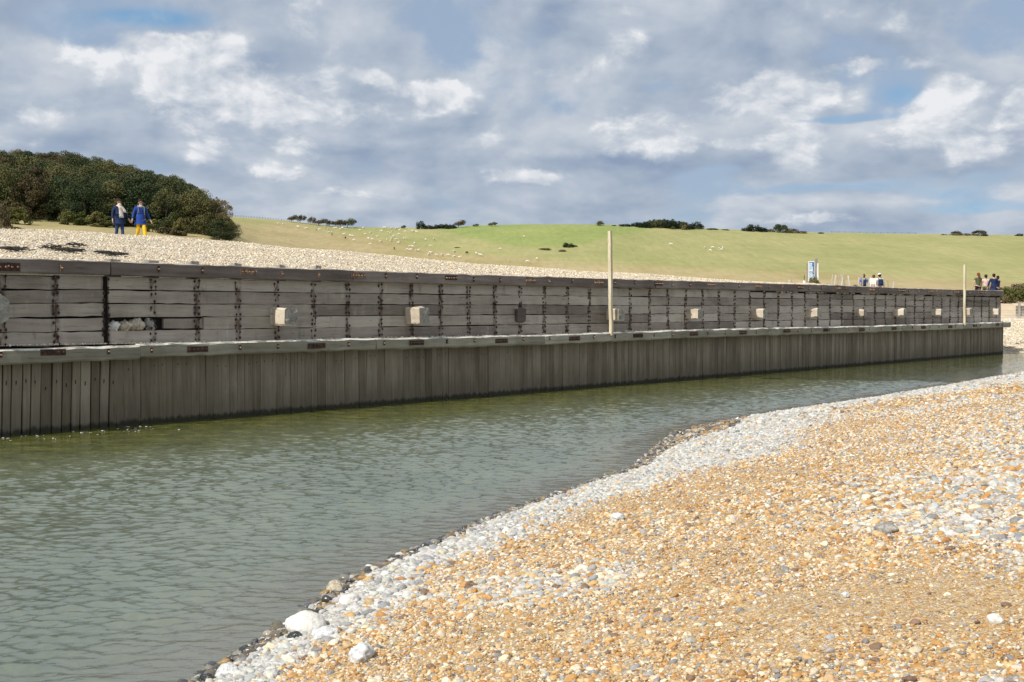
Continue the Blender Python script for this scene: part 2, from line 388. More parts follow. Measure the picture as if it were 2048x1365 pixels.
def band_width(r): return np.interp(r, [5, 9, 15, 22, 34, 48], [.35, .60, 1.45, 3.0, 4.6, 5.8])          # the pale band is wider further off
def build_beach():
    na, nr = 620, 560
    az = np.linspace(R(-110), R(110), na); rr = .7 * (130 / .7) ** np.linspace(0, 1, nr)
    RR, AZ = np.meshgrid(rr, az, indexing='ij')
    X = RR * np.sin(AZ); Y = RR * np.cos(AZ); W = shore_dist(X, Y)
    Z = beach_z(X, Y, W) + (vnoise(X * 9, Y * 9, 5, 2) - .5) * .018
    keep = (W > -6.0)
    Fc = grid_faces(nr, na); k = keep.ravel()
    Fc = Fc[k[Fc].all(1)]
    fine = vnoise(X * .35 + 4, Y * .35, 21, 4)
    me = npmesh('shingle_beach', np.stack([X, Y, Z], -1).reshape(-1, 3), Fc, True, {'shore': W.ravel(), 'patch': fine.ravel(), 'band': np.clip((band_width(RR) - W) / (.4 * band_width(RR)) + .5, 0, 1).ravel()})
    m, t, p = material('orange_shingle_ground'); tc = t.new('ShaderNodeTexCoord'); O = tc.outputs['Object']
    shore = t.attr('shore')
    def cells(scale):
        v = t.new('ShaderNodeTexVoronoi'); t.put(v.inputs['Vector'], t.vmath('ADD', O, t.vmath('MULTIPLY', t.noise(O, scale * .7, 2, .5, out='Color'), (.012, .012, .012)))); v.inputs['Scale'].default_value = scale
        return v
    v1 = cells(95); v2 = cells(42)
    pal = [(0, (.38, .22, .085)), (.14, (.50, .33, .15)), (.3, (.60, .43, .22)), (.45, (.45, .26, .10)), (.56, (.62, .51, .35)), (.7, (.50, .33, .16)), (.82, (.36, .32, .27)), (.9, (.68, .61, .48)), (.96, (.20, .14, .09))]
    sx = t.new('ShaderNodeSeparateColor'); t.put(sx.inputs[0], v1.outputs['Color'])
    sy = t.new('ShaderNodeSeparateColor'); t.put(sy.inputs[0], v2.outputs['Color'])
    c1 = t.ramp(sx.outputs[0], pal, 'CONSTANT'); c2 = t.ramp(sy.outputs[0], pal, 'CONSTANT')
    sel = t.mapr(sy.outputs[1], .55, .6)
    c = t.mix(sel, c1, c2)
    big = t.noise(O, .6, 4, .6)
    c = t.mix(t.mapr(big, .45, .75, 0, .35), c, (.46, .31, .14))
    # pale stone band along the water and dark wet stones at its very edge
    greyc = t.ramp(sx.outputs[0], [(0, (.45, .45, .43)), (.3, (.60, .59, .56)), (.6, (.70, .69, .66)), (.85, (.38, .38, .38)), (.95, (.6, .45, .25))], 'CONSTANT')
    band = t.attr('band')
    c = t.mix(band, c, greyc)
    c = t.mix(t.mapr(t.math('MULTIPLY_ADD', t.math('SUBTRACT', big, .5), .3, shore), .02, .28, .85, 0), c, (.085, .075, .06))
    t.put(p.inputs['Base Color'], c); p.inputs['Roughness'].default_value = .85; p.inputs['Specular IOR Level'].default_value = .2
    h = t.math('ADD', t.math('MULTIPLY', v1.outputs['Distance'], -1.), t.math('MULTIPLY', t.math('MULTIPLY', v2.outputs['Distance'], -1.6), sel))
    t.put(p.inputs['Normal'], t.bump(h, .9, .008))
    o = link('shingle_beach', me, m); tag(o, kind='structure')
build_beach()

def pebble_tree(name, mat, sub, nvar=4):
    ng = bpy.data.node_groups.new(name, 'GeometryNodeTree')
    ng.interface.new_socket('Geometry', in_out='INPUT', socket_type='NodeSocketGeometry')
    ng.interface.new_socket('Geometry', in_out='OUTPUT', socket_type='NodeSocketGeometry')
    N = ng.nodes; L = ng.links; gi = N.new('NodeGroupInput'); go = N.new('NodeGroupOutput')
    join = N.new('GeometryNodeJoinGeometry')
    for k in range(nvar):
        ico = N.new('GeometryNodeMeshIcoSphere'); ico.inputs['Radius'].default_value = 1; ico.inputs['Subdivisions'].default_value = sub
        pos = N.new('GeometryNodeInputPosition'); add = N.new('ShaderNodeVectorMath'); add.inputs[1].default_value = (k * 7.3, k * 3.1, k)
        L.new(pos.outputs[0], add.inputs[0])
        no = N.new('ShaderNodeTexNoise'); no.inputs['Scale'].default_value = .75; no.inputs['Detail'].default_value = 1.5
        L.new(add.outputs[0], no.inputs['Vector'])
        mr = N.new('ShaderNodeMapRange'); mr.inputs[1].default_value = .25; mr.inputs[2].default_value = .75; mr.inputs[3].default_value = -.45; mr.inputs[4].default_value = .45
        L.new(no.outputs[0], mr.inputs[0])
        sc = N.new('ShaderNodeVectorMath'); sc.operation = 'SCALE'; L.new(pos.outputs[0], sc.inputs[0]); L.new(mr.outputs[0], sc.inputs['Scale'])
        sp = N.new('GeometryNodeSetPosition'); L.new(ico.outputs[0], sp.inputs['Geometry']); L.new(sc.outputs[0], sp.inputs['Offset'])
        ss = N.new('GeometryNodeSetShadeSmooth'); L.new(sp.outputs[0], ss.inputs[0]); ss.inputs['Shade Smooth'].default_value = sub > 1
        sm = N.new('GeometryNodeSetMaterial'); sm.inputs['Material'].default_value = mat; L.new(ss.outputs[0], sm.inputs[0])
        g2i = N.new('GeometryNodeGeometryToInstance'); L.new(sm.outputs[0], g2i.inputs[0]); L.new(g2i.outputs[0], join.inputs[0])
    iop = N.new('GeometryNodeInstanceOnPoints'); L.new(gi.outputs[0], iop.inputs['Points']); L.new(join.outputs[0], iop.inputs['Instance'])
    iop.inputs['Pick Instance'].default_value = True
    def na(nm, typ):
        n = N.new('GeometryNodeInputNamedAttribute'); n.data_type = typ; n.inputs['Name'].default_value = nm; return n.outputs[0]
    L.new(na('var', 'INT'), iop.inputs['Instance Index'])
    e = N.new('FunctionNodeEulerToRotation'); L.new(na('rot', 'FLOAT_VECTOR'), e.inputs[0]); L.new(e.outputs[0], iop.inputs['Rotation'])
    L.new(na('scl', 'FLOAT_VECTOR'), iop.inputs['Scale']); L.new(iop.outputs[0], go.inputs[0])
    return ng
def pebble_mat():
    m, t, p = material('pebble_stone'); c = t.attr('col', 'INSTANCER', 'Color'); wet = t.attr('wet', 'INSTANCER', 'Fac')
    tc = t.new('ShaderNodeTexCoord'); geo = t.new('ShaderNodeNewGeometry')
    n = t.noise(geo.outputs['Position'], 38, 5, .65); n2 = t.noise(geo.outputs['Position'], 110, 3, .6)
    k = t.mapr(n, .3, .7, .80, 1.12, False)
    c = t.mix(1.0, c, t.mix(0, k, k), 'MULTIPLY')
    c = t.mix(t.mapr(n2, .60, .70, 0, .35), c, (.74, .72, .68))
    t.put(p.inputs['Base Color'], c)
    t.put(p.inputs['Roughness'], t.mapr(wet, 0, 1, .75, .18, False)); p.inputs['Specular IOR Level'].default_value = .35
    t.put(p.inputs['Normal'], t.bump(n, .3, .006)); return m
M['pebble'] = pebble_mat()
TREE_FINE = pebble_tree('pebbles_fine', M['pebble'], 3); TREE_MID = pebble_tree('pebbles_mid', M['pebble'], 2); TREE_LOW = pebble_tree('pebbles_low', M['pebble'], 1)
def scatter(name, P, S, C, wet, tree, tilt=.25, label=None, cat=None, flat=(.45, .8)):
    n = len(P); me = bpy.data.meshes.new(name); me.vertices.add(n); me.vertices.foreach_set('co', np.asarray(P, np.float32).ravel())
    def at_(nm, typ, key, arr):
        a = me.attributes.new(nm, typ, 'POINT'); a.data.foreach_set(key, np.asarray(arr).ravel())
    rot = np.stack([RNG.normal(0, tilt, n), RNG.normal(0, tilt, n), RNG.uniform(0, 6.28, n)], -1).astype(np.float32)
    scl = np.stack([S, S * RNG.uniform(.6, .95, n), S * RNG.uniform(*flat, n)], -1).astype(np.float32)
    at_('rot', 'FLOAT_VECTOR', 'vector', rot); at_('scl', 'FLOAT_VECTOR', 'vector', scl)
    at_('var', 'INT', 'value', RNG.integers(0, 4, n).astype(np.int32))
    at_('col', 'FLOAT_COLOR', 'color', np.c_[C, np.ones(n)].astype(np.float32)); at_('wet', 'FLOAT', 'value', np.asarray(wet, np.float32))
    o = link(name, me); me.materials.append(M['pebble']); md = o.modifiers.new('scatter', 'NODES'); md.node_group = tree
    tag(o, label, cat, kind='stuff'); return o

PAL_O = np.array([(.60,.33,.11),(.68,.44,.18),(.74,.56,.32),(.52,.27,.09),(.78,.68,.52),(.80,.76,.68),(.70,.50,.28),(.42,.42,.44),(.30,.30,.33),(.64,.38,.15),(.80,.72,.58),(.26,.17,.12)])
PW_O = np.array([.12,.12,.12,.08,.10,.12,.08,.10,.07,.06,.07,.06])
PAL_G = np.array([(.62,.62,.60),(.70,.70,.68),(.50,.51,.52),(.78,.77,.74),(.40,.41,.43),(.70,.64,.54),(.62,.44,.24),(.28,.29,.31),(.60,.61,.55)])
PAL_G *= np.array([.76, .745, .71])
PAL_O = (PAL_O * .94 + PAL_O.mean(1, keepdims=True) * .06) * np.array([.82, .785, .70])
PW_G = np.array([.22,.2,.17,.14,.08,.08,.04,.02,.05])
PAL_W = np.array([(.06,.055,.05),(.13,.11,.08),(.30,.19,.07),(.22,.20,.17),(.09,.09,.10),(.40,.36,.28)])
def pick(pal, w, n):
    c = pal[RNG.choice(len(pal), n, p=w / w.sum())]; return np.clip(c * RNG.normal(1, .10, (n, 1)) * RNG.normal(1, .016, (n, 3)), .01, .88)
def beach_pebbles(name, n, r0, r1, s0, s1, tree, azr=(-32, 54), bigbias=0., label='', only=None):
    az = RNG.uniform(R(azr[0]), R(azr[1]), n); r = np.sqrt(RNG.uniform(r0 ** 2, r1 ** 2, n))
    x = r * np.sin(az); y = r * np.cos(az); w = shore_dist(x, y)
    patch = vnoise(x * .5 + 9, y * .5 + 3, 77, 3); 
    # sandy hollow of fine gravel in the middle of the upper beach
    sand = np.exp(-(((x - 2.5) / 1.35) ** 2 + ((y - 7.4) / 1.0) ** 2)) + .45 * np.exp(-(((x - 1.6) / .8) ** 2 + ((y - 9.8) / 1.1) ** 2)) + .35 * np.exp(-(((x - 0.1) / .6) ** 2 + ((y - 8.6) / .7) ** 2)); sand = sand * (.55 + .9 * vnoise(x * 1.3, y * 1.3, 55, 3))
    grey = np.clip((patch - .50) * 4, 0, 1) * .85 + 1.0 * np.exp(-(((x - 4.9) / 1.7) ** 2 + ((y - 11.2) / 2.0) ** 2)) + .9 * np.exp(-(((x - 2.1) / 1.0) ** 2 + ((y - 4.9) / .55) ** 2)) + .6 * np.exp(-(((x - 7.5) / 2.5) ** 2 + ((y - 17) / 4.0) ** 2)) + .4 * np.exp(-(((x - 0.3) / 1.5) ** 2 + ((y - 5.2) / .5) ** 2))
    bw = band_width(r) * (1 + (vnoise(x * .9, y * .9, 8, 2) - .5) * .7)
    inband = np.clip((bw - w) / (.35 * bw) + .5, 0, 1) * (w > -.25)
    pk = (w > -.22) * (inband * .95 + (1 - inband) * np.clip(1.0 - 1.0 * sand, .10, 1) * (.62 + .38 * np.clip(grey, 0, 1)))
    k = RNG.random(n) < pk
    if only is not None: k &= only(x, y, w, inband)
    x, y, w, r, grey, inband, sand, bw = (q[k] for q in (x, y, w, r, grey, inband, sand, bw)); n = len(x)
    u = RNG.random(n) ** 2.2
    S = s0 + (s1 - s0) * u; S = S * (1 + .75 * inband) * (1 + .55 * np.clip(grey, 0, 1) * (1 - inband)) * (1 - .3 * np.clip(sand, 0, 1))
    C = pick(PAL_O, PW_O, n); G = pick(PAL_G, PW_G, n)
    ing = RNG.random(n) < np.clip(inband * .93 + (1 - inband) * np.clip(grey, 0, 1) * .55, 0, 1); C[ing] = G[ing]
    ledge = np.exp(-(((x - 3.9) / 1.4) ** 2 + ((y - 25.5) / 2.6) ** 2))             # darker orange wet spit
    wetw = .12 + .05 * vnoise(x * 2, y * 2, 4, 2) + 1.5 * ledge + .10 * (r > 18)
    wet = (w < wetw) & (RNG.random(n) < .9)
    Wc = pick(PAL_W, np.array([.25, .22, .14, .18, .13, .08]), n); spit = wet & (w > .25) & (RNG.random(n) < .55); Wc[spit] = pick(PAL_O, PW_O, n)[spit] * .62; C[wet] = Wc[wet]
    z = beach_z(x, y, w) + S * .12
    return scatter(name, np.stack([x, y, z], -1), S, C, wet * 1., tree, label=label, cat='pebbles')
beach_pebbles('pebbles', 298000, 3.6, 11.5, .006, .020, TREE_MID, label='loose mixed orange, white and grey pebbles strewn over the near beach')
beach_pebbles('pebbles', 23500, 3.6, 13.5, .016, .040, TREE_FINE, label='larger rounded stones lying among the near beach pebbles')
beach_pebbles('pebbles', 207000, 11.5, 24, .010, .028, TREE_MID, label='orange and pale grey pebbles over the middle of the beach')
beach_pebbles('pebbles', 175000, 24, 60, .022, .05, TREE_LOW, azr=(0, 50), label='pale pebbles at the far end of the near beach')

# ------------------------------------------------------------------ water
def build_water():
    az = np.concatenate([np.linspace(R(-75), R(-29), 60)[:-1], np.linspace(R(-29), R(27), 880), np.linspace(R(27), R(75), 60)[1:]]); na = len(az)
    rr = np.concatenate([6.5 * (45 / 6.5) ** np.linspace(0, 1, 1550), 45 * (230 / 45) ** np.linspace(.012, 1, 90)]); rr = np.concatenate([np.linspace(2.5, 6.4, 12), rr]); nr = len(rr)
    RR, AZ = np.meshgrid(rr, az, indexing='ij'); X = RR * np.sin(AZ); Y = RR * np.cos(AZ)
    rg = np.random.default_rng(5); Z = np.zeros_like(X); cell = RR * .00135
    wn = (X - A.x) * -BACK.x + (Y - A.y) * -BACK.y        # distance from the wall
    W = shore_dist(X, Y)
    chop = (.62 + .55 * vnoise(X * .22, Y * .22, 9, 3)) * np.clip(.25 + wn / 9, .25, 1) * np.clip(-W / 1.0, .25, 1)
    WX = X + (vnoise(X * .6, Y * .6, 31, 1) - .5) * .5; WY = Y + (vnoise(X * .6, Y * .6, 32, 1) - .5) * .5
    def train(n, l0, l1, spread):
        acc = np.zeros_like(X)
        for i in range(n):
            lam = l0 * (l1 / l0) ** rg.random(); th = rg.normal(math.radians(88), spread); k = 2 * math.pi / lam
            acc += np.sin(k * (WX * math.cos(th) + WY * math.sin(th)) + rg.random() * 6.28)
        return acc / math.sqrt(n / 2)
    # short wind ripples running up the river
    for (n, l0, l1, spread, am, _) in ((36, .15, .40, .50, .0062, 1), (24, .08, .15, .6, .0015, 1), (10, .6, 1.3, .6, .0045, 1)):
        t_ = train(n, l0, l1, spread)
        Z += am * t_
    Z *= chop
    sk = 0 * Z; X = X - sk * np.sin(AZ); Y = Y - sk * np.cos(AZ)      
    Fc = grid_faces(nr, na)
    loc_s = (X - A.x) * DIR.x + (Y - A.y) * DIR.y
    ok = ((wn > -.6) | (loc_s > WL + 0.3)) & (W < 3.0)
    k = ok.ravel(); Fc = Fc[k[Fc].all(1)]; used_ = np.zeros(X.size, bool); used_[Fc.ravel()] = True; mp = np.cumsum(used_) - 1
    me = npmesh('water', np.stack([X, Y, Z], -1).reshape(-1, 3)[used_], mp[Fc], True, {'shore': W.ravel()[used_], 'walld': wn.ravel()[used_]})
    m, t, p = material('river_water'); tc = t.new('ShaderNodeTexCoord'); O = tc.outputs['Object']
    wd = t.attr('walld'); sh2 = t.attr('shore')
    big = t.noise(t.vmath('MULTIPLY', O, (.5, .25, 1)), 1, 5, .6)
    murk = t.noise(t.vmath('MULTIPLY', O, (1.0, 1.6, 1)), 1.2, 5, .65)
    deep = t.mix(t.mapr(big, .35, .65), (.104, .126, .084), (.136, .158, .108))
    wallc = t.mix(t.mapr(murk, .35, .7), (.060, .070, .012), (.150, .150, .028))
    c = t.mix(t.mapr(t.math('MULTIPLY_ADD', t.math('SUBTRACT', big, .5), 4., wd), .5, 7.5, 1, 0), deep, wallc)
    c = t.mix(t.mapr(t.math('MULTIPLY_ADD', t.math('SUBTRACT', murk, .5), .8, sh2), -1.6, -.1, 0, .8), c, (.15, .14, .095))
    t.put(p.inputs['Base Color'], c)
    p.inputs['IOR'].default_value = 1.75; p.inputs['Roughness'].default_value = .02; p.inputs['Specular IOR Level'].default_value = .9
    r1 = t.noise(t.vmath('MULTIPLY', O, (3.0, 6.0, 1)), 1, 5, .6, 1.0); r2 = t.noise(t.vmath('MULTIPLY', O, (9, 20, 1)), 1, 4, .6, .6)
    calm = t.mapr(t.math('MULTIPLY_ADD', t.math('SUBTRACT', big, .5), 6, wd), 0, 7, .25, 1.)
    def ridge(v): return t.math('SUBTRACT', 1.0, t.math('ABSOLUTE', t.math('MULTIPLY_ADD', v, 4.0, -2.0)), clamp=True)
    rd2 = ridge(t.noise(t.vmath('MULTIPLY', O, (3.6, 8.0, 1)), 1, 2, .5, .8))
    h = t.math('MULTIPLY', t.math('ADD', t.math('MULTIPLY_ADD', r1, .35, t.math('MULTIPLY', r2, .40)), t.math('MULTIPLY', rd2, .30)), calm)
    t.put(p.inputs['Normal'], t.bump(h, .8, .010))
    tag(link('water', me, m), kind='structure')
build_water()

# ------------------------------------------------------------------ river wall
wall = empty('timber_river_wall', (A.x, A.y, 0), math.atan2(DIR.y, DIR.x))
tag(wall, 'long weathered timber river wall of planks over upright piles holding back the shingle bank', 'river wall', kind='thing')
# local frame: x along the wall, -y towards the river, z up
X_, Y_, Z_ = (1, 0, 0), (0, 1, 0), (0, 0, 1)
BAY = 1.165; S0 = -7.0; CAP0 = .16
def wobble(s): return .03 * math.sin(s * .21 + 1) + .02 * math.sin(s * .55)
def build_wall():
    # coping beams, waling beams (each ~ 7 m long) with splice plates
    cuts = [S0]; s = 2.52
    while s < WL: cuts.append(s); s += 7.04
    cuts.append(WL)
    for a, b in zip(cuts[:-1], cuts[1:]):
        za, zb = 3.45 + wobble(a) * .5, 3.45 + wobble(b) * .5
        dy = .02 if a < 2 else 0
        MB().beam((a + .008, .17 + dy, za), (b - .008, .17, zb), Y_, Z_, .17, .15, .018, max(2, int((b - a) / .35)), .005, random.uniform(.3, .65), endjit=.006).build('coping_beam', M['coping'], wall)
    cuts = [S0]; s = 3.05
    while s < WL: cuts.append(s); s += 7.04
    cuts.append(WL + .40)
    for i, (a, b) in enumerate(zip(cuts[:-1], cuts[1:])):
        za, zb = 1.65 + wobble(a + 3) * .6, 1.65 + wobble(b + 3) * .6
        if i == 0: za -= .05; zb -= .03
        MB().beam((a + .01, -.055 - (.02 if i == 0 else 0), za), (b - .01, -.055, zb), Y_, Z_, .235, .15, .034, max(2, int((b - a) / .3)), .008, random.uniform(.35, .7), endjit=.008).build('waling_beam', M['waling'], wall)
    # near-black sheet behind the planks; its colour stands in for shade in the gaps
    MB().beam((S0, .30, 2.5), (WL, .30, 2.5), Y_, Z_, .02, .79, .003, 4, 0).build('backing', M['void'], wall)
    # planks: five rows between waling and coping
    rows = 5; z0 = 1.80; hh = 1.50 / rows
    for r_ in range(rows):
        off = random.choice([0, 1, 2]); a = S0
        edges = []; k = -6 + off
        while True:
            e = CAP0 + k * BAY
            if e > WL - 1.0: break
            if e > S0 + .5: edges.append(e)
            k += random.choice([3, 4, 4, 5])
        pts = [S0] + edges + [WL - .02]
        # the break between the older first length and the rest
        pts = sorted(set([p for p in pts if abs(p - 2.5) > .9] + [2.5]))
        if r_ == 1: pts = sorted(set([p for p in pts if not (2.6 < p < 7.0)] + [3.95, 5.0]))
        for p0, p1 in zip(pts[:-1], pts[1:]):
            old = p1 <= 2.51
            if r_ == 1 and abs(p0 - 2.5) < .02: continue                 # a plank has gone here
            zc = z0 + (r_ + .5) * hh; h = hh / 2 - (random.choice([.004, .005, .008, .012]) if not old else random.uniform(.007, .017)); hj = random.uniform(-.004, .004)
            if r_ == rows - 1 and p0 > 30: h -= .03; zc -= .03
            g0 = .05 if abs(p0 - 2.5) < .02 else .006
            dy = random.uniform(-.012, .012) + (.0 if not old else .02)
            tilt = random.uniform(-.010, .010) * (2.2 if old else 1)
            if r_ == 1 and abs(p0 - 3.95) < .02: h -= .03; dy += .03
            MB().beam((p0 + g0, .20 + dy, zc + hj - tilt), (p1 - .006 - (.05 if old and p1 > 2.4 else 0), .20 + dy + random.uniform(-.006, .006), zc + hj + tilt), Y_, Z_, .045, h, .008,
                      max(2, int((p1 - p0) / .25)),   .006 if old else .0045, min(.98, max(.02, random.gauss(.5 if not old else .38, .23))), endjit=.004).build('plank', M['plank'], wall)
    # upright sheet piles, 100 nearest as parts, the far ones as one
    s = S0; n = 0; rest = MB(); lst = []
    while s < WL - .05:
        w = random.uniform(.17, .27); w = min(w, WL - s); lst.append((s, w)); s += w
    near = sorted(range(len(lst)), key=lambda i: 0 if lst[i][0] > -1.5 else 1)[:100]; near = set(near)
    for i, (s, w) in enumerate(lst):
        old = s < 2.45; mb = MB() if i in near else rest
        lean = random.uniform(.02, .05) if old else random.uniform(-.012, .012)
        dy = random.uniform(-.012, .012) - (.03 if old else 0); tone = min(.98, max(.03, random.gauss(.5, .14)))
        gap = .012 if old else random.choice([.0005, .001, .001, .001, .004])
        mb.beam((s + w / 2 - lean, .06 + dy, -1.0), (s + w / 2 + lean, .06 + dy, 1.56), X_, Y_, w / 2 - gap, .06, .01 if old else .005, 5, .002, tone)
        if i in near:
            po = mb.build('sheet_pile', M['pile'], wall)
            if s > -1 and random.random() < (.9 if old else .38):
                zc = random.uniform(.9, 1.12) if old else 1.28 + .05 * math.sin(s * 2); hs = random.uniform(.03, .05) if old else .018
                MB().beam((s + w / 2, dy - .0012, zc - hs), (s + w / 2 + .006, dy - .0012, zc + hs), X_, Y_, .011 if old else .009, .0022, .0015, 2, .001).build('slot', M['void'], po)  # thin near-black strip on the face: shade of a hole put into colour
    tag(rest.build('sheet_pile', M['pile'], wall), kind='stuff')
    MB().beam((S0, .17, .25), (WL, .17, .25), Y_, Z_, .03, 1.2, .003, 2, 0).build('backing', M['void'], wall)  # near-black sheet; shade between the piles is put into its colour
    # past the visible end the wall turns inland
    e = MB(); q = 1 / math.hypot(1, .8); U = (q, .8 * q, 0); V = (-.8 * q, q, 0); Lr = 24 / q
    def rp(t, n, z): return (WL + t * U[0] + n * V[0], t * U[1] + n * V[1], z)
    for z in (1.95, 2.25, 2.55, 2.85, 3.15): e.beam(rp(.02, .2, z), rp(Lr, .2, z), V, Z_, .045, .145, .01, 30, .004, random.random())
    e.beam(rp(.1, .17, 3.45), rp(Lr, .17, 3.45), V, Z_, .17, .15, .018, 30, .004, .5)
    for j in range(int(Lr / .235)): e.beam(rp(.12 + .235 * j, .06, -1), rp(.12 + .235 * j, .06, 1.56), U, V, .113, .05, .005, 3, .002, random.random())
    e.build('return_facing', M['pile'], wall)
    # iron: splice plates and straps
    def plate(s, y, z, w, h, mat, bolts, nm='splice_plate', bm=None):
        o = MB().box((s, y, z), w, .014, h, .003).build(nm, mat, wall)
        b = MB()
        for q in range(bolts):
            b.tube([(s - w / 2 + w * (q + .5) / bolts, y - .05, z + random.uniform(-.01, .01)), (s - w / 2 + w * (q + .5) / bolts, y, z)], .019, 6)
        b.build('bolt_head', bm or M['rustbolt'], o)
    for k in range(-2, 18):
        s = 2.68 + 3.52 * k
        if k in (-1,): pass
        if S0 < s < WL - .3 and abs(s - 2.68) > .1:
            plate(s, -.01, 3.47 + wobble(s) * .5, .50, .13, M['rust_light'] if s > 4 and k % 3 else M['rust'], 5)
    plate(.15, -.025, 3.44, .62, .17, M['rust'], 5)
    for k in range(-6, 50):
        s = CAP0 + BAY * k + .05
        if S0 + .3 < s < WL - .2 and abs(((s - 2.68) / 3.52) % 1 - .0) > .12 and abs(((s - 2.68) / 3.52) % 1 - 1.) > .12:
            plate(s, -.012, 3.47 + random.uniform(-.03, .03), .065, .14, random.choice([M['rust'], M['rust_light'], M['rust']]), 1, 'strap')
    for k in range(-2, 17):
        s = 4.53 + 3.52 * k
        if S0 < s < WL: plate(s, -.298, 1.66 + wobble(s + 3) * .6, .56, .13, M['rust'], 5, 'splice_plate', M['rust'])
    for k in range(-8, 50):
        s = 4.53 + BAY * k
        if S0 < s < WL and (k % 3): plate(s + random.uniform(-.12, .12), -.297, 1.67, .07, .11, M['rust'], 1, 'strap', M['rustbolt'])
    # diamond washers with bolts at every upright behind the planks
    near_ = []; 
    for k in range(-6, 51):
        s = CAP0 + BAY * k
        if not (S0 + .1 < s < WL - .1): continue
        for r_ in range(5):
            for q in (.25, .75):
                for side in ((-1, 1) if random.random() < .7 else (random.choice((-1, 1)),)):
                    near_.append((s + side * random.uniform(.035, .075), z0 + (r_ + q) * hh + random.uniform(-.03, .03)))
    vis = [b for b in near_ if b[0] > -.6][:100]; restb = MB(); vs = set(vis)
    for b in near_:
        mb = MB() if b in vs else restb; s, z = b; h = random.uniform(.035, .052)
        mb.add([(s - h * .75, .148, z), (s, .148, z - h), (s + h * .75, .148, z), (s, .148, z + h), (s - h * .5, .134, z), (s, .134, z - h * .66), (s + h * .5, .134, z), (s, .134, z + h * .66)],
               [(0, 1, 5, 4), (1, 2, 6, 5), (2, 3, 7, 6), (3, 0, 4, 7), (4, 5, 6, 7)])
        mb.tube([(s, .118, z), (s, .145, z)], .017, 6)
        if random.random() < .35:                                   # rust run below the bolt
            mb.beam((s, .1535, z - h - random.uniform(.03, .10)), (s, .1535, z), X_, Y_, .010, .003, .001, 1, 0)
        if b in vs: mb.build('bolt', M['rust'], wall)
    tag(restb.build('bolt', M['rust'], wall), kind='stuff')
    # uprights seen in the joints (dark posts) at some bays
    for s in (2.50,):
        MB().beam((s + .01, .215, 1.8), (s + .01, .215, 3.3), X_, Y_, .04, .02, .004, 3, .001).build('upright', M['void'], wall)
    # tie beam ends
    for i, (s, w, h, L) in enumerate([(-.30, .50, .64, .80), (7.15, .40, .44, .54), (11.75, .40, .46, .54), (16.4, .40, .44, .14), (21.1, .36, .40, .50), (26.0, .34, .38, .50), (30.8, .36, .38, .50),
                         (35.4, .36, .38, .50), (40.1, .30, .32, .42), (44.4, .38, .38, .50), (49.1, .34, .34, .46), (53.4, .38, .40, .50), (57.5, .36, .38, .50)]):
        y1 = .15 - L; z = 2.40 if i else 2.58; yr = random.uniform(-.03, .03)
        ro = random.uniform(-.06, .06) if i else 0; t_ = MB().beam((s, .2, z), (s + yr, y1, z - random.uniform(-.01, .03)), (math.cos(ro), 0, math.sin(ro)), (-math.sin(ro), 0, math.cos(ro)), w / 2, h / 2, random.uniform(.025, .05) if i else .16, 6, .012, random.uniform(.45, .8) if i != 3 else .05, .95).build('tie_beam', M['block'] if i != 3 else M['coping'], wall)  # short fourth end: the wall's shade on it is put into darker timber
        if i != 3:                                                   # weathered end grain with radial checks
            c = MB(); rr = []; n = 20
            hw, hz = w / 2 * .93, h / 2 * .93
            for j in range(n):
                a = 2 * math.pi * j / n; ca, sa = math.cos(a), math.sin(a)
                k = min(hw / max(abs(ca), 1e-3), hz / max(abs(sa), 1e-3)); k = k * .985 if i else min(k, hw * 1.25)
                rr.append((s + yr + ca * k, y1 - .004 - .02 * (j % 2), z + sa * k))
            rr = [(a_, y1 - .006 - random.uniform(0, .02), c_) for a_, b_, c_ in rr]; c.add([(s + yr, y1 - .022, z)] + rr, [(0, 1 + (j + 1) % n, 1 + j) for j in range(n)])
            c.build('end_grain', M['endgrain'], t_)
    # rubble seen through the missing plank
    return
build_wall()

def to_wall(s, y, z): return wall_mat @ Vector((s, y, z))
wall_mat = Matrix.Translation((A.x, A.y, 0)) @ Matrix.Rotation(math.atan2(DIR.y, DIR.x), 4, 'Z')

def rock(name, c, sx, sy, sz, mat, seed=0, amp=.35, sub=4, rz=0, label=None, group=None, parent=None, cat='rock'):
    bm = bmesh.new(); bmesh.ops.create_icosphere(bm, subdivisions=sub, radius=1)
    for v in bm.verts:
        n = mnoise.fractal(v.co * .9 + Vector((seed * 5.1, seed * 2.3, 0)), .8, 2.0, 4)
        d = mnoise.voronoi(v.co * 1.3 + Vector((seed, 0, seed)))[0][0]
        v.co *= 1 + amp * n * .6 + amp * .5 * (d - .4)
    me = bpy.data.meshes.new(name); 
    for v in bm.verts: v.co = Vector((v.co.x * sx, v.co.y * sy, v.co.z * sz))
    bm.to_mesh(me); bm.free(); me.polygons.foreach_set('use_smooth', np.ones(len(me.polygons), bool))
    o = link(name, me, mat, parent); o.location = c; o.rotation_euler = (0, 0, rz)
    if label: tag(o, label, cat, group)
    return o
def rock_mat(name, a, b, c, rough=.8, scale=9):
    m, t, p = material(name); tc = t.new('ShaderNodeTexCoord'); n = t.noise(tc.outputs['Object'], scale, 8, .7, .5)
    n2 = t.noise(tc.outputs['Object'], scale * 4, 5, .7)
    t.put(p.inputs['Base Color'], t.ramp(t.math('MULTIPLY_ADD', t.math('SUBTRACT', n2, .5), .5, n), [(.3, a), (.48, b), (.62, c)])); p.inputs['Roughness'].default_value = rough
    t.put(p.inputs['Normal'], t.bump(t.math('ADD', n, n2), .9, .012)); return m
M['chalk'] = rock_mat('white_chalk_rock', (.50, .46, .38), (.74, .71, .64), (.82, .80, .76), scale=10)
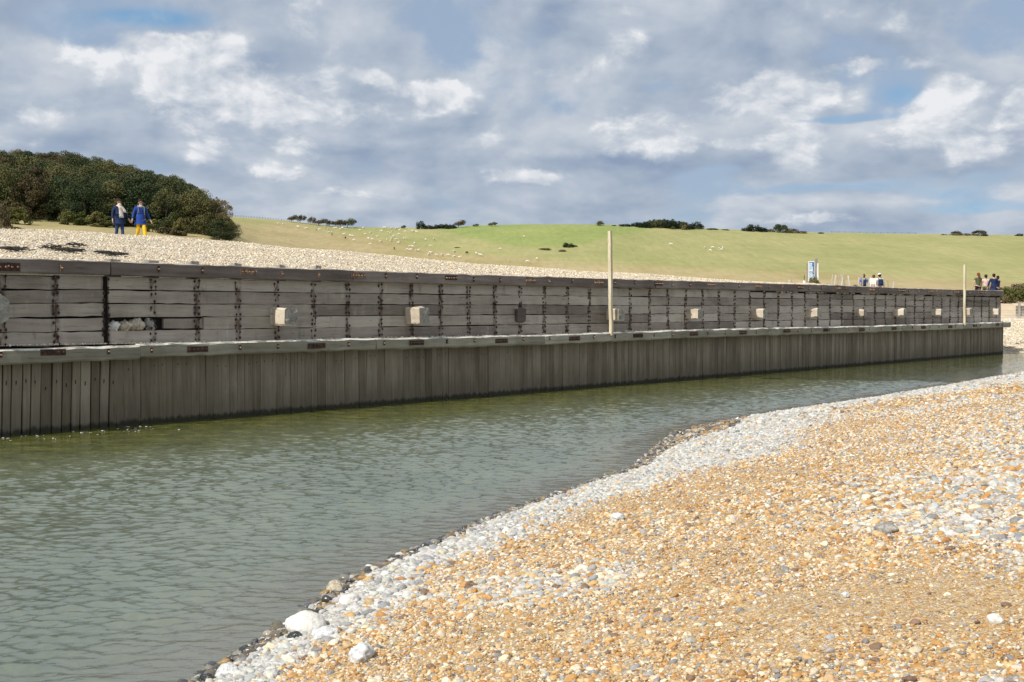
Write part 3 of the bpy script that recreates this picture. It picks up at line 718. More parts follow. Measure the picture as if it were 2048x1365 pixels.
M['flint'] = rock_mat('white_flint', (.42, .42, .42), (.66, .66, .65), (.80, .80, .78), scale=18)
M['flintdark'] = rock_mat('dark_wet_flint', (.012, .015, .018), (.03, .035, .035), (.10, .11, .10), .15, 16)
M['flintgrey'] = rock_mat('grey_rock', (.16, .15, .13), (.30, .28, .25), (.46, .45, .42), scale=20)
M['flintbrown'] = rock_mat('brown_flint', (.20, .15, .09), (.42, .36, .26), (.60, .55, .45), scale=8)
for (s, z, r_, nm) in ((2.72, 2.19, .13, 'chalk'), (2.98, 2.2, .17, 'flintbrown'), (3.26, 2.21, .19, 'flintbrown'), (3.62, 2.23, .16, 'flintgrey'), (3.05, 2.06, .08, 'flintbrown')):
    p = to_wall(s, .27, z); k = {2.72: 'small pale stone beside the dark post in the gap of the river wall', 2.98: 'upright brown stone in the gap where a wall plank is missing', 3.26: 'largest speckled brown rock showing through the gap in the wall',
                                3.62: 'dark grey stone at the far edge of the gap in the wall', 3.05: 'smallest brown stone at the foot of the gap in the wall'}[s]
    rock('rubble_rock', p, r_ * 1.0, r_ * .6, r_ * .95, M[nm], seed=int(s * 37), amp=.95, sub=3, label=k, group='rubble stones behind the missing plank')

# pale posts standing on the waling
for px, top, bot, lab in ((1221, 463, 667, 'tall pale square post fixed to the middle of the river wall, rising well above it'), (1929, 530, 652, 'pale thin post rising above the far end of the river wall')):
    k = (px - CX) / F; s = (k * (A.y + .28 * BACK.y * -1) - (A.x - .28 * BACK.x)) / (DIR.x - k * DIR.y)
    p = wall_mat @ Vector((s, -.27, 0)); dep = p.y
    zt = CAMZ + (HY - top) / F * dep; zb = 1.80
    r_ = empty('marker_post', (p.x, p.y, zb), math.atan2(DIR.y, DIR.x)); tag(r_, lab, 'post', 'marker posts on the river wall')
    MB().beam((.05, .0, -.1), (-.03, 0, zt - zb), X_, Y_, .055 if px < 1500 else .06, .055, .006, 8, .003, .6).build('shaft', M['post'], r_)
    MB().box((-.005, -.06, (zt - zb) * .62), .03, .014, .03).build('bolt', M['rust'], r_); MB().box((.03, -.06, .45), .03, .014, .03).build('bolt', M['rust'], r_)

# ------------------------------------------------------------------ shingle bank behind the wall
ridge_px = [(-900,448),(-300,452),(0,460),(230,470),(480,487),(700,515),(1000,535),(1200,548),(1500,565),(1640,574),(1800,580),(2000,584),(2300,590)]
TURN = .8; WEND = WL + 24            # past the visible end the wall turns inland and runs on
def base_w(s): return TURN * np.maximum(0, np.asarray(s, float) - WL)
def ridge_w(s): return np.interp(s, [-30, 15, 30, 45, 59], [19, 17, 12, 7, 3])
def ridge_z(s):
    s = np.asarray(s, float); w = ridge_w(s) + base_w(s)
    X = A.x + s * DIR.x + w * BACK.x; Y = A.y + s * DIR.y + w * BACK.y
    px = CX + F * X / Y; py = np.interp(px, [q[0] for q in ridge_px], [q[1] for q in ridge_px])
    return np.where(s > 56, 3.72, CAMZ + (HY - py) * Y / F)
def bank_z(s, w):
    wr = ridge_w(s); zr = ridge_z(s); t = np.clip(w / wr, 0, 1)
    zb = 3.50 - .62 * np.clip((s - 50) / 6, 0, 1); zr = zr - .75 * np.clip((s - 50) / 6, 0, 1)
    z = zb + (zr - zb) * (t * 1.25 - .25 * t * t)
    sl = np.interp(s, [20, 45], [.13, .24])
    z = np.where(w > wr, zr - sl * (w - wr) * np.clip((w - wr) / 3, 0, 1), z)
    z = np.maximum(z, 2.0)
    X = A.x + s * DIR.x + w * BACK.x; Y = A.y + s * DIR.y + w * BACK.y
    return z + (vnoise(X * .35, Y * .35, 14, 4) - .5) * .22 * np.clip(w / 3, 0, 1) * np.clip((WL + 3 - s) / 20, .25, 1)
def bank_ground(X, Y):
    """height of the bank below a world point"""
    s = (X - A.x) * DIR.x + (Y - A.y) * DIR.y; w = (X - A.x) * BACK.x + (Y - A.y) * BACK.y
    return float(bank_z(np.array([s]), np.array([max(0.1, w - float(base_w(s)))]))[0])
def build_bank():
    ss = np.linspace(-45, WEND, 480); ww = np.concatenate([np.linspace(.1, 26, 200), np.linspace(26.5, 110, 60)])
    S, W = np.meshgrid(ss, ww, indexing='ij'); Z = bank_z(S, W); W2 = W + base_w(S)
    X = A.x + S * DIR.x + W2 * BACK.x; Y = A.y + S * DIR.y + W2 * BACK.y
    me = npmesh('shingle_bank', np.stack([X, Y, Z], -1).reshape(-1, 3), grid_faces(len(ss), len(ww))[:, ::-1], True)
    m, t, p = material('pale_shingle_ground'); tc = t.new('ShaderNodeTexCoord'); O = tc.outputs['Object']
    v = t.new('ShaderNodeTexVoronoi'); t.put(v.inputs['Vector'], O); v.inputs['Scale'].default_value = 15
    sx = t.new('ShaderNodeSeparateColor'); t.put(sx.inputs[0], v.outputs['Color'])
    c = t.ramp(sx.outputs[0], [(0, (.40, .34, .25)), (.2, (.56, .50, .40)), (.4, (.48, .42, .32)), (.55, (.62, .58, .49)), (.75, (.36, .32, .27)), (.88, (.56, .45, .30))], 'CONSTANT')
    t.put(p.inputs['Base Color'], c); p.inputs['Roughness'].default_value = .9
    t.put(p.inputs['Normal'], t.bump(t.math('MULTIPLY', v.outputs['Distance'], -1.), 1., .05))
    tag(link('shingle_bank', me, m), kind='structure')
build_bank()
PAL_B = np.array([1.12, 1.08, 1.0]) * np.array([(.56,.49,.38),(.64,.59,.50),(.47,.40,.30),(.38,.34,.28),(.58,.46,.30),(.70,.67,.60),(.24,.21,.18)]); PW_B = np.array([.26,.2,.18,.1,.12,.1,.04])
def bank_pebbles(n, s0, s1, w0f, w1f, a, b, name, label, tree=None):
    s = RNG.uniform(s0, s1, n); w = RNG.uniform(w0f, w1f, n) * (ridge_w(s) + 1.0) + .36
    # keep what can be seen from near the river
    X = A.x + s * DIR.x + w * BACK.x; Y = A.y + s * DIR.y + w * BACK.y
    k = (s < WL - .3) & (X / Y > -.56); s, w, X, Y = s[k], w[k], X[k], Y[k]; n = len(s)
    S = a + (b - a) * RNG.random(n) ** 2.5
    scatter(name, np.stack([X, Y, bank_z(s, w) + S * .15], -1), S, pick(PAL_B, PW_B, n), np.zeros(n), tree or TREE_LOW, tilt=.4, label=label, cat='pebbles')
bank_pebbles(200000, -14, WL, 0, 1, .017, .042, 'bank_pebbles', 'sunlit pale pebbles covering the bank behind the river wall')
bank_pebbles(5000, -14, WL, 0, 1, .035, .06, 'bank_pebbles', 'larger stones among the pebbles of the bank', TREE_MID)
# stones on the waling and under the coping, whitened to stand in for sunlit strips
def wall_bits():
    n = 5200; s = RNG.uniform(-1, WL, n); n1 = RNG.uniform(.02, .26, n)
    P = [tuple(wall_mat @ Vector((a, b, 1.80 + wobble(a + 3) * .6 + .012))) for a, b in zip(s, n1)]
    S = list(.010 + .028 * RNG.random(n) ** 3)
    for k in range(420):
        a = RNG.uniform(31.5, 53); 
        if math.sin(a * 2.3) > -.6: P.append(tuple(wall_mat @ Vector((a, RNG.uniform(.12, .2), 3.275 + RNG.uniform(-.01, .02))))); S.append(RNG.uniform(.03, .055))
    scatter('stray_pebbles', np.array(P), np.array(S), pick(PAL_B + .12, PW_B, len(P)), np.zeros(len(P)), TREE_LOW, label='stray pale pebbles lodged on the ledge and under the coping of the river wall', cat='pebbles')
wall_bits()

# ------------------------------------------------------------------ foam flecks drifting along the foot of the wall
def foam():
    n = 80; a = RNG.uniform(-1, 3.2, n); y = -.25 - RNG.gamma(1.6, .30, n); P = [tuple(wall_mat @ Vector((u, v, .012))) for u, v in zip(a, y)]
    S = .006 + .035 * RNG.random(n) ** 3
    scatter('foam', np.array(P), S, np.full((n, 3), .80), np.zeros(n), TREE_LOW, tilt=.02, label='flecks of white foam drifting at the foot of the wall', cat='foam', flat=(.1, .2))
foam()
# ------------------------------------------------------------------ seaweed on the bank
M['weed'] = simple('dried_seaweed', (.022, .018, .012), .6, .4, 30)
def on_bank(px, py):
    d = 24.
    while d < 70:
        p = at(px, py, d)
        if p.z <= bank_ground(p.x, p.y): return p
        d += .05
    return p
for px, py, wpx, n, lab in ((25, 504, 70, 90, 'thin dark line of seaweed on the shingle near the wall'), (98, 501, 26, 30, 'short dark tuft of seaweed between two longer strands on the bank'), (142, 507, 44, 120, 'round dark heap of seaweed on the pale shingle bank'),
                            (222, 513, 80, 150, 'longest tangle of dark seaweed trailing down the bank beside a pile top'), (158, 496, 16, 20, 'small scrap of dark seaweed above the round heap')):
    c = on_bank(px, py); mb = MB(); hw = wpx / 5 / F * c.y; n = n // 2 + 4
    for k in range(n):
        a = random.gauss(0, .5) * hw; b = random.gauss(0, .20) * (.35 + abs(random.gauss(0, .5))) - a * .10; x, y = c.x + a, c.y + b * 1.3; pts = []
        th = random.uniform(-.6, .6) + (math.pi if random.random() < .5 else 0)
        for j in range(4):
            pts.append((x - c.x, y - c.y, bank_ground(x, y) - c.z + .045 + random.uniform(0, .07))); x += .09 * math.cos(th); y += .09 * math.sin(th); th += random.uniform(-.6, .6)
        mb.tube(pts, [.008, .014, .012, .004], 4)
    o = mb.build('seaweed', M['weed']); o.location = c; tag(o, lab, 'seaweed', 'seaweed washed up on the bank')

# tops of old piles just behind the coping
for px, py, w, lab in ((302, 525, .30, 'old grey pile top nearest the seaweed behind the coping'), (385, 527, .26, 'worn pale pile top second from the seaweed'), (472, 530, .24, 'broad low pile top third from the seaweed, half buried in shingle'), (561, 534, .24, 'square pile top fourth from the seaweed behind the coping'),
                       (632, 535, .24, 'pile top farthest along the coping beyond the other four'), (226, 519, .30, 'splintered pile top lying against the seaweed tangle')):
    k = (px - CX) / F; yy = .72; s_ = (k * (A.y + yy * BACK.y) - (A.x + yy * BACK.x)) / (DIR.x - k * DIR.y)
    p = wall_mat @ Vector((s_, yy, 3.45)); o = MB().beam((0, 0, -.5), (random.uniform(-.02, .02), 0, .15 + (bank_ground(p.x, p.y) - 3.5)), X_, Y_, w / 2, w / 2 - .02, .03, 4, .006, .6, endjit=.015).build('pile_top', M['oldwood'])
    o.location = p; o.rotation_euler = (0, 0, math.atan2(DIR.y, DIR.x)); tag(o, lab, 'pile top', 'old pile tops behind the coping')

# ------------------------------------------------------------------ stones that stand out on the near beach
for px, py, w, h, mt, sd_, lab in ((612, 1248, 80, 46, 'chalk', 3, 'big smooth white boulder half in the water at the shore'), (490, 1302, 30, 20, 'flintdark', 5, 'wet black stone at the edge of the water below the white boulder'),
        (722, 1308, 58, 36, 'flint', 8, 'knobbly white flint lying alone on the orange shingle'), (1775, 1058, 44, 26, 'flintgrey', 12, 'angular grey rock on the sandy patch high on the beach'),
        (672, 1175, 40, 26, 'flintbrown', 15, 'yellowish crusted stone washed by the river where the shore juts out'), (700, 1200, 50, 22, 'chalk', 17, 'flat white stone on the pale band just above the yellowish crusted one'),
        (650, 1268, 56, 26, 'flint', 19, 'pale stone resting against the big white boulder'), (415, 1358, 34, 20, 'flintdark', 22, 'dark wet stone at the water where the picture ends'), (455, 1342, 44, 24, 'flint', 25, 'pale rounded stone beside the dark wet stone at the water'),
        (1690, 1190, 18, 12, 'flint', 28, 'small white stone below the angular grey rock on the sand'), (1570, 1140, 24, 16, 'flintgrey', 31, 'small grey stone on the sand beside the angular rock'),
        (1990, 1240, 34, 22, 'chalk', 34, 'cream stone among the grey pebbles at the upper edge of the beach'), (1235, 1035, 30, 18, 'flint', 37, 'white stone where the pale band meets the orange shingle'),
        (590, 1272, 30, 16, 'flintdark', 41, 'wet dark stones bundled against the base of the white boulder')):
    p, d = on_beach(px, py + h * .35); ww = w / F * d / 2; hh_ = h / F * d / 2
    rock('beach_stone', (p.x, p.y, p.z + hh_ * .55), ww, ww * .8, hh_ * 1.15, M[mt], seed=sd_, amp=.28 if mt == 'chalk' else .5, rz=sd_, label=lab, cat='stone', group='bigger stones on the beach')

# ------------------------------------------------------------------ far shore past the end of the wall
def far_z(X, Y):
    k = (vnoise(X * .25, Y * .25, 41, 3) - .5)
    d = Y + k * 3
    z = np.interp(d, [60, 70.5, 78, 90, 100, 105, 117, 122, 140, 160], [-1.2, -.02, .38, .95, 1.40, 1.62, 3.0, 3.3, 3.5, 3.6])
    step = np.where((d > 105) & (d < 117), np.round(z / .22) * .22, z)
    return z * .35 + step * .65 + (vnoise(X * 1.5, Y * 1.5, 43, 3) - .5) * .10
def build_far():
    pxs = np.linspace(1500, 4200, 320); dd = np.concatenate([np.linspace(62, 120, 240), np.linspace(121, 165, 40)])
    PX, D = np.meshgrid(pxs, dd, indexing='ij'); X = (PX - CX) / F * D; Y = D; Z = far_z(X, Y)
    me = npmesh('far_shore', np.stack([X, Y, Z], -1).reshape(-1, 3), grid_faces(len(pxs), len(dd))[:, ::-1], False)
    m, t, p = material('far_shingle_ground'); tc = t.new('ShaderNodeTexCoord'); O = tc.outputs['Object']; sp = t.new('ShaderNodeSeparateXYZ'); t.put(sp.inputs[0], O)
    v = t.new('ShaderNodeTexVoronoi'); t.put(v.inputs['Vector'], O); v.inputs['Scale'].default_value = 7
    sx = t.new('ShaderNodeSeparateColor'); t.put(sx.inputs[0], v.outputs['Color'])
    peb = t.ramp(sx.outputs[0], [(0, (.40, .38, .35)), (.2, (.56, .54, .50)), (.5, (.66, .64, .60)), (.75, (.48, .42, .32)), (.9, (.60, .46, .28))], 'CONSTANT')
    n = t.noise(t.vmath('MULTIPLY', O, (.12, .5, 1)), 1, 5, .6)
    sand = t.mix(t.noise(t.vmath('MULTIPLY', O, (.3, .3, 9)), 1, 4, .6), (.40, .29, .18), (.62, .52, .38))
    c = t.mix(t.mapr(t.math('MULTIPLY_ADD', t.math('SUBTRACT', n, .5), .8, sp.outputs[2]), 1.5, 1.75), peb, sand)
    c = t.mix(t.mapr(n, .55, .68, 0, .7), c, (.52, .40, .24))
    t.put(p.inputs['Base Color'], c); p.inputs['Roughness'].default_value = .9
    tag(link('far_shore', me, m), kind='structure')
build_far()
def far_pebbles():
    n = 30000; Y = RNG.uniform(70.8, 104, n); px = RNG.uniform(2002, 2300, n); X = (px - CX) / F * Y
    S = .03 + .07 * RNG.random(n) ** 3
    scatter('far_pebbles', np.stack([X, Y, far_z(X, Y) + S * .2], -1), S, pick(PAL_B, PW_B, n), np.zeros(n), TREE_LOW, tilt=.4, label='pale stones on the shore beyond the end of the wall', cat='pebbles')
far_pebbles()
# seaweed line there
g = empty('timber_breastwork', (44.6, 106, 1.9), R(-8)); tag(g, 'short grey timber breastwork with upright posts on the far shore', 'timber groyne')
for j in range(4): MB().beam((-.1, 0, .08 + .24 * j), (5.2, 0, .08 + .24 * j), Y_, Z_, .05, .11, .01, 10, .004, random.random()).build('board', M['oldwood'], g)
for x in (.15, 2.3, 4.5): MB().beam((x, -.14, -.6), (x, -.14, 1.25), X_, Y_, .09, .08, .012, 4, .004, .7).build('post', M['oldwood'], g)

# ------------------------------------------------------------------ the downs: one sheet reaching beyond the skyline
sky_px = [(-2600,470),(-900,455),(430,428),(455,433),(520,438),(580,443),(640,450),(700,455),(840,456.5),(900,455),(960,451.5),(1050,449.5),(1200,449.5),(1300,453),(1400,457),(1500,461),(1600,465),(1800,468),(2048,471),(2600,474),(4600,480)]
KD = [125., 180., 260., 420.]
kn = {-2600: (6., 13., 25., 30.), -900: (9., 16.5, 31., 34.), 0: (9.3, 16.0, 31.0, None), 120: (9.2, 15.3, 30.6, None), 240: (8.8, 14.6, 28.9, None), 330: (8.0, 14., 26.4, None), 400: (7.3, 13.4, 22.6, None), 450: (6.6, 12.6, 19.4, None), 520: (5.0, 9.8, 16.0, None), 620: (3.9, 7.4, 12.4, None),
      760: (3.2, 5.4, 9.6, None), 1000: (3.1, 5.0, 9.2, None), 1200: (3.1, 5.0, 9.2, None), 1600: (3.1, 4.8, 8.6, None), 2048: (3.1, 4.8, 8.4, None), 4600: (3.1, 4.8, 8.4, None)}
KP = sorted(kn)
KZ = [[kn[k][i] for k in KP] for i in range(3)]
def down_z(X, Y):
    X = np.asarray(X, float); Y = np.asarray(Y, float); px = CX + F * X / Y
    ys = np.interp(px, [q[0] for q in sky_px], [q[1] for q in sky_px]); z3 = CAMZ + (HY - ys) / F * 420
    z0, z1, z2 = (np.interp(px, KP, KZ[i]) for i in range(3))
    # smooth profile through the knots
    def seg(a, b, za, zb): return za + (zb - za) * np.clip((Y - a) / (b - a), 0, 1)
    z = np.where(Y < 180, seg(125, 180, z0, z1), np.where(Y < 260, seg(180, 260, z1, z2), seg(260, 420, z2, z3)))
    z = np.where(Y > 420, z3 - (Y - 420) * .02 - np.minimum(((Y - 420) / 200) ** 2, 4) * 2, z)
    z = np.maximum(z, -2 + 0 * z)
    return z + (vnoise(X * .02 + 50, Y * .02, 51, 3) - .5) * 1.6 * np.clip((Y - 125) / 120, 0, 1) * np.clip((418 - Y) / 60, 0, 1)
def build_downs():
    pxs = np.concatenate([np.linspace(-2600, -50, 60), np.linspace(-40, 2150, 700), np.linspace(2170, 4600, 60)])
    dd = np.concatenate([np.linspace(120, 422, 330), 422 * (2600 / 422) ** np.linspace(.02, 1, 40)])
    PX, D = np.meshgrid(pxs, dd, indexing='ij'); X = (PX - CX) / F * D; Y = D; Z = down_z(X, Y)
    Z = Z + (vnoise(X * .5, Y * .12, 61, 3) - .5) * .25
    PY = HY - (Z - CAMZ) / Y * F
    n = vnoise(X * .03, Y * .03, 71, 4) - .5
    sm = lambda a, b, v: np.clip((v - a) / (b - a), 0, 1) ** 2 * (3 - 2 * np.clip((v - a) / (b - a), 0, 1))
    # lush pasture on the middle hill, dry slope near us and at the left
    edge = np.interp(PX, [860, 940, 1040, 1120, 1180, 1260, 1380], [458, 478, 493, 494, 486, 470, 452]) + n * 9
    lush = sm(9, -9, (PY - edge)) * sm(800, 930, PX) * sm(1420, 1200, PX)
    medg = np.interp(PX, [560, 700, 860, 1000, 1200, 1500, 2048], [446, 474, 498, 520, 530, 545, 560]) + n * 22
    green = sm(16, -16, PY - medg)
    me = npmesh('hills', np.stack([X, Y, Z], -1).reshape(-1, 3), grid_faces(len(pxs), len(dd))[:, ::-1], True, {'lush': lush.ravel(), 'green': green.ravel()})
    m, t, p = material('downland_grass'); tc = t.new('ShaderNodeTexCoord'); O = tc.outputs['Object']
    a = t.noise(t.vmath('MULTIPLY', O, (.045, .02, 0)), 1, 6, .62); b = t.noise(t.vmath('MULTIPLY', O, (.6, .12, 0)), 1, 5, .65)
    c3 = t.noise(t.vmath('MULTIPLY', O, (.01, .008, 0)), 1, 4, .6)
    dry = t.mix(t.mapr(a, .3, .7), (.315, .265, .115), (.42, .335, .185)); grn = t.mix(t.mapr(a, .3, .7), (.275, .280, .110), (.35, .325, .145)); lsh = t.mix(t.mapr(a, .3, .7), (.225, .275, .085), (.28, .31, .105))
    mixg = t.math('MULTIPLY_ADD', t.math('SUBTRACT', a, .5), 1.5, t.math('MULTIPLY_ADD', t.math('SUBTRACT', c3, .5), .8, t.attr('green')))
    c = t.mix(t.mapr(mixg, .2, .8), dry, grn); c = t.mix(t.mapr(t.math('MULTIPLY_ADD', t.math('SUBTRACT', a, .5), .6, t.attr('lush')), .2, .8), c, lsh)
    k = t.mapr(b, .3, .7, .90, 1.10, False); c = t.mix(1., c, t.mix(0, k, k), 'MULTIPLY')
    tr_ = t.noise(t.vmath('MULTIPLY', O, (.05, .35, .9)), 1, 6, .7)
    c = t.mix(t.mapr(tr_, .56, .68, 0, .35), c, (.20, .19, .085)); c = t.mix(t.mapr(tr_, .44, .32, 0, .30), c, (.46, .40, .22))
    c = t.mix(t.mapr(b, .66, .72, 0, .30), c, (.13, .14, .05))
    t.put(p.inputs['Base Color'], c); p.inputs['Roughness'].default_value = .95; p.inputs['Specular IOR Level'].default_value = .1
    t.put(p.inputs['Normal'], t.bump(b, .5, .4))
    tag(link('hills', me, m), kind='structure')
build_downs()
def hill_pt(px, py, d0=126., d1=423.):
    d = d0
    while d < d1:
        p = at(px, py, d)
        if p.z <= float(down_z(p.x, p.y)): return p
        d += .5
    p = at(px, py, d1 - 4); p.z = float(down_z(p.x, p.y)); return p

# ------------------------------------------------------------------ vegetation
def leaf_mat(name, cols, rough=.7):
    m, t, p = material(name); oi = t.new('ShaderNodeObjectInfo'); tone = t.attr('tone'); tc = t.new('ShaderNodeTexCoord')
    n = t.noise(tc.outputs['Object'], .8, 3, .6)
    v = t.math('ADD', t.math('MULTIPLY', tone, .45), t.math('ADD', t.math('MULTIPLY', oi.outputs['Random'], .62), t.math('MULTIPLY_ADD', n, .5, -.27)))
    t.put(p.inputs['Base Color'], t.ramp(v, [(.12, cols[0]), (.4, cols[1]), (.62, cols[2]), (.9, cols[3])])); p.inputs['Roughness'].default_value = rough; p.inputs['Specular IOR Level'].default_value = .15
    return m
M['leaf'] = leaf_mat('dark_broadleaf_foliage', [(.030, .050, .022), (.062, .076, .028), (.105, .108, .040), (.150, .132, .055)])
M['leaflight'] = leaf_mat('light_shrub_foliage', [(.05, .065, .018), (.08, .095, .022), (.11, .115, .03), (.15, .13, .05)])
M['leafdark'] = leaf_mat('dark_evergreen_foliage', [(.012, .020, .010), (.018, .028, .012), (.028, .038, .016), (.038, .044, .02)])
M['leafrust'] = leaf_mat('reddish_hawthorn_foliage', [(.050, .044, .022), (.078, .062, .030), (.105, .080, .038), (.135, .105, .052)])
M['leafdry'] = leaf_mat('dry_scrub_foliage', [(.09, .075, .04), (.14, .11, .06), (.19, .155, .08), (.24, .19, .11)])
M['bark'] = simple('grey_bark', (.07, .06, .048), .9, .3, 6)
M['barkpale'] = simple('pale_dead_bark', (.26, .24, .21), .9, .2, 6)
def foliage_mesh(name, clumps, per, leaf, rng):
    """clumps: list of (centre, radii); many small leaf-size quads in the outer part of each clump"""
    V = []; T = []
    for (c, r) in clumps:
        n = per; d = rng.normal(size=(n, 3)); d /= np.linalg.norm(d, axis=1)[:, None]
        rad = rng.uniform(.45, 1.08, n) ** .6
        P = np.array(c) + d * rad[:, None] * np.array(r)
        nrm = d * .8 + rng.normal(0, .55, (n, 3)); nrm /= np.linalg.norm(nrm, axis=1)[:, None]
        u = np.cross(nrm, rng.normal(size=(n, 3))); u /= np.linalg.norm(u, axis=1)[:, None]; v = np.cross(nrm, u)
        s = leaf * rng.uniform(.6, 1.3, n)[:, None]
        V.append(np.stack([P - u * s - v * s * .5, P + u * s * .2 - v * s * .8, P + u * s + v * s * .3, P - u * s * .1 + v * s * .9], 1).reshape(-1, 3))
        T.append(np.repeat(np.clip(rng.uniform(0, 1) * .6 + rng.uniform(0, .4, n), 0, 1), 4))
    V = np.concatenate(V); n = len(V) // 4
    return npmesh(name, V, np.arange(n * 4).reshape(n, 4), False, {'tone': np.concatenate(T)})
def crown_clumps(rng, W, H, z0, n, cr=.24, lean=0., shape='dome'):
    out = []
    for k in range(n):
        if shape == 'dome':
            a = rng.uniform(0, 6.28); u = rng.uniform(0, 1) ** .5; zz = rng.uniform(0, 1)
            prof = math.sqrt(max(0., 1 - (zz * 1.0) ** 2.2)) * (.78 + .22 * min(1, zz * 4))
            rr = W / 2 * prof * (.55 + .45 * u); x, y, z = rr * math.cos(a), rr * math.sin(a), z0 + (H - z0) * zz * .93
        else:
            a = rng.uniform(0, 6.28); u = rng.uniform(0, 1) ** .5; x, y = W / 2 * u * math.cos(a), W / 2 * u * math.sin(a) * .8; z = z0 + (H - z0) * (rng.uniform(.1, .95) * (1 - .5 * u * u))
        x += lean * (z / H) ** 2 * W
        s = W * cr * rng.uniform(.55, 1.15)
        out.append(((x, y, z), (s * .62, s * .62, s * .46)))
    return out
def trunk_mb(rng, H, r, lean=0., limbs=5, zt=.75, spread=.3):
    mb = MB(); top = (lean * H * .35, 0, H * zt)
    mb.tube([(0, 0, -.4), (lean * .05 * H, .02 * H, H * zt * .35), (lean * .18 * H, 0, H * zt * .7), top], [r * 1.3, r, r * .75, r * .3], 7)
    for k in range(limbs):
        a = rng.uniform(0, 6.28); t = rng.uniform(.35, .8); b = (lean * .2 * H * t, 0, H * zt * t); L = H * spread * rng.uniform(.7, 1.2)
        mb.tube([b, (b[0] + L * .5 * math.cos(a), b[1] + L * .5 * math.sin(a), b[2] + L * .45), (b[0] + L * math.cos(a) + lean * L, b[1] + L * math.sin(a), b[2] + L * .85)], [r * .5, r * .32, r * .1], 5)
    return mb
def make_tree(name, kind, seed, W=7., H=8., z0=1.0, n=55, per=100, leaf=.2, mat='leaf', lean=0., bark='bark', shape='dome', cr=.3, tr=.18):
    rng = np.random.default_rng(seed); root = empty(name)
    link('crown', foliage_mesh('crown', crown_clumps(rng, W, H, z0, n, cr, lean, shape), per, leaf, rng), M[mat], root)
    trunk_mb(rng, H, tr, lean).build('trunk', M[bark], root, True)
    return root
def copy_tree(o):
    c = o.copy(); COL.objects.link(c)
    for ch in list(o.children):
        d = ch.copy(); COL.objects.link(d); d.parent = c
        if d.name.startswith('crown') and False: pass
    return c
used = set()
def put(proto, loc, rz, s, label, cat, group=None, sz=None, mat=None):
    o = proto if proto.name not in used else copy_tree(proto)
    used.add(proto.name); o.location = loc; o.rotation_euler = (0, 0, rz); o.scale = (s, s, sz or s)
    tag(o, label, cat, group); return o

# the dense wood on the hillside
sil = [(-600,270),(-200,285),(0,293),(50,296),(100,301),(150,305),(200,313),(250,325),(300,341),(340,350),(370,362),(400,380),(430,402),(455,432),(475,470),(490,486)]
foot = [(-600,446),(0,447),(60,444),(120,446),(200,458),(300,474),(400,484),(480,489)]
wood_protos = [make_tree('broadleaf_tree', 0, 100 + i, W=w, H=h, z0=.6, n=n, per=230, leaf=.105, lean=0, cr=.34) for i, (w, h, n) in enumerate([(6.2, 8, 46), (7, 7.5, 52), (5.6, 8.4, 42), (7.8, 8.2, 58)])]
bw = make_tree('broadleaf_tree', 0, 140, W=6.2, H=7.6, z0=.7, n=46, per=230, leaf=.105, mat='leafrust', cr=.34)
rw = random.Random(3); cnt = 0
LABW = ['dark green broadleaf tree packed among its like in the dense hillside wood', 'browning broadleaf tree packed among green ones in the dense hillside wood']
rows = [182, 187, 193, 200, 208, 217, 227, 238, 249, 260]
for ri, d in enumerate(rows):
    px = -260 + rw.uniform(0, 30)
    while px < 480:
        pxm = F / d; ys = np.interp(px, [q[0] for q in sil], [q[1] for q in sil]); yf = np.interp(px, [q[0] for q in foot], [q[1] for q in foot])
        X = (px - CX) / F * d; z = float(down_z(X, d)); yb = HY - (z - CAMZ) / d * F
        h = rw.uniform(6.2, 8.8); top = yb - h * pxm
        hmax = (yb - ys) / pxm
        if d > 182 or yb < yf + 12:
            h2 = min(h, hmax * rw.uniform(.93, 1.0))
            if h2 > 2.6:
                rust = rw.random() < .13; proto = bw if rust else rw.choice(wood_protos); sz = h2 / 8.
                put(proto, (X, d + rw.uniform(-2, 2), z - .3), rw.uniform(0, 6.28), max(sz, .62) * rw.uniform(.9, 1.1), LABW[rust], 'tree', 'trees of the dense hillside wood', sz=sz); cnt += 1
        px += rw.uniform(42, 60) * 13 / d * 15
print('wood trees', cnt)
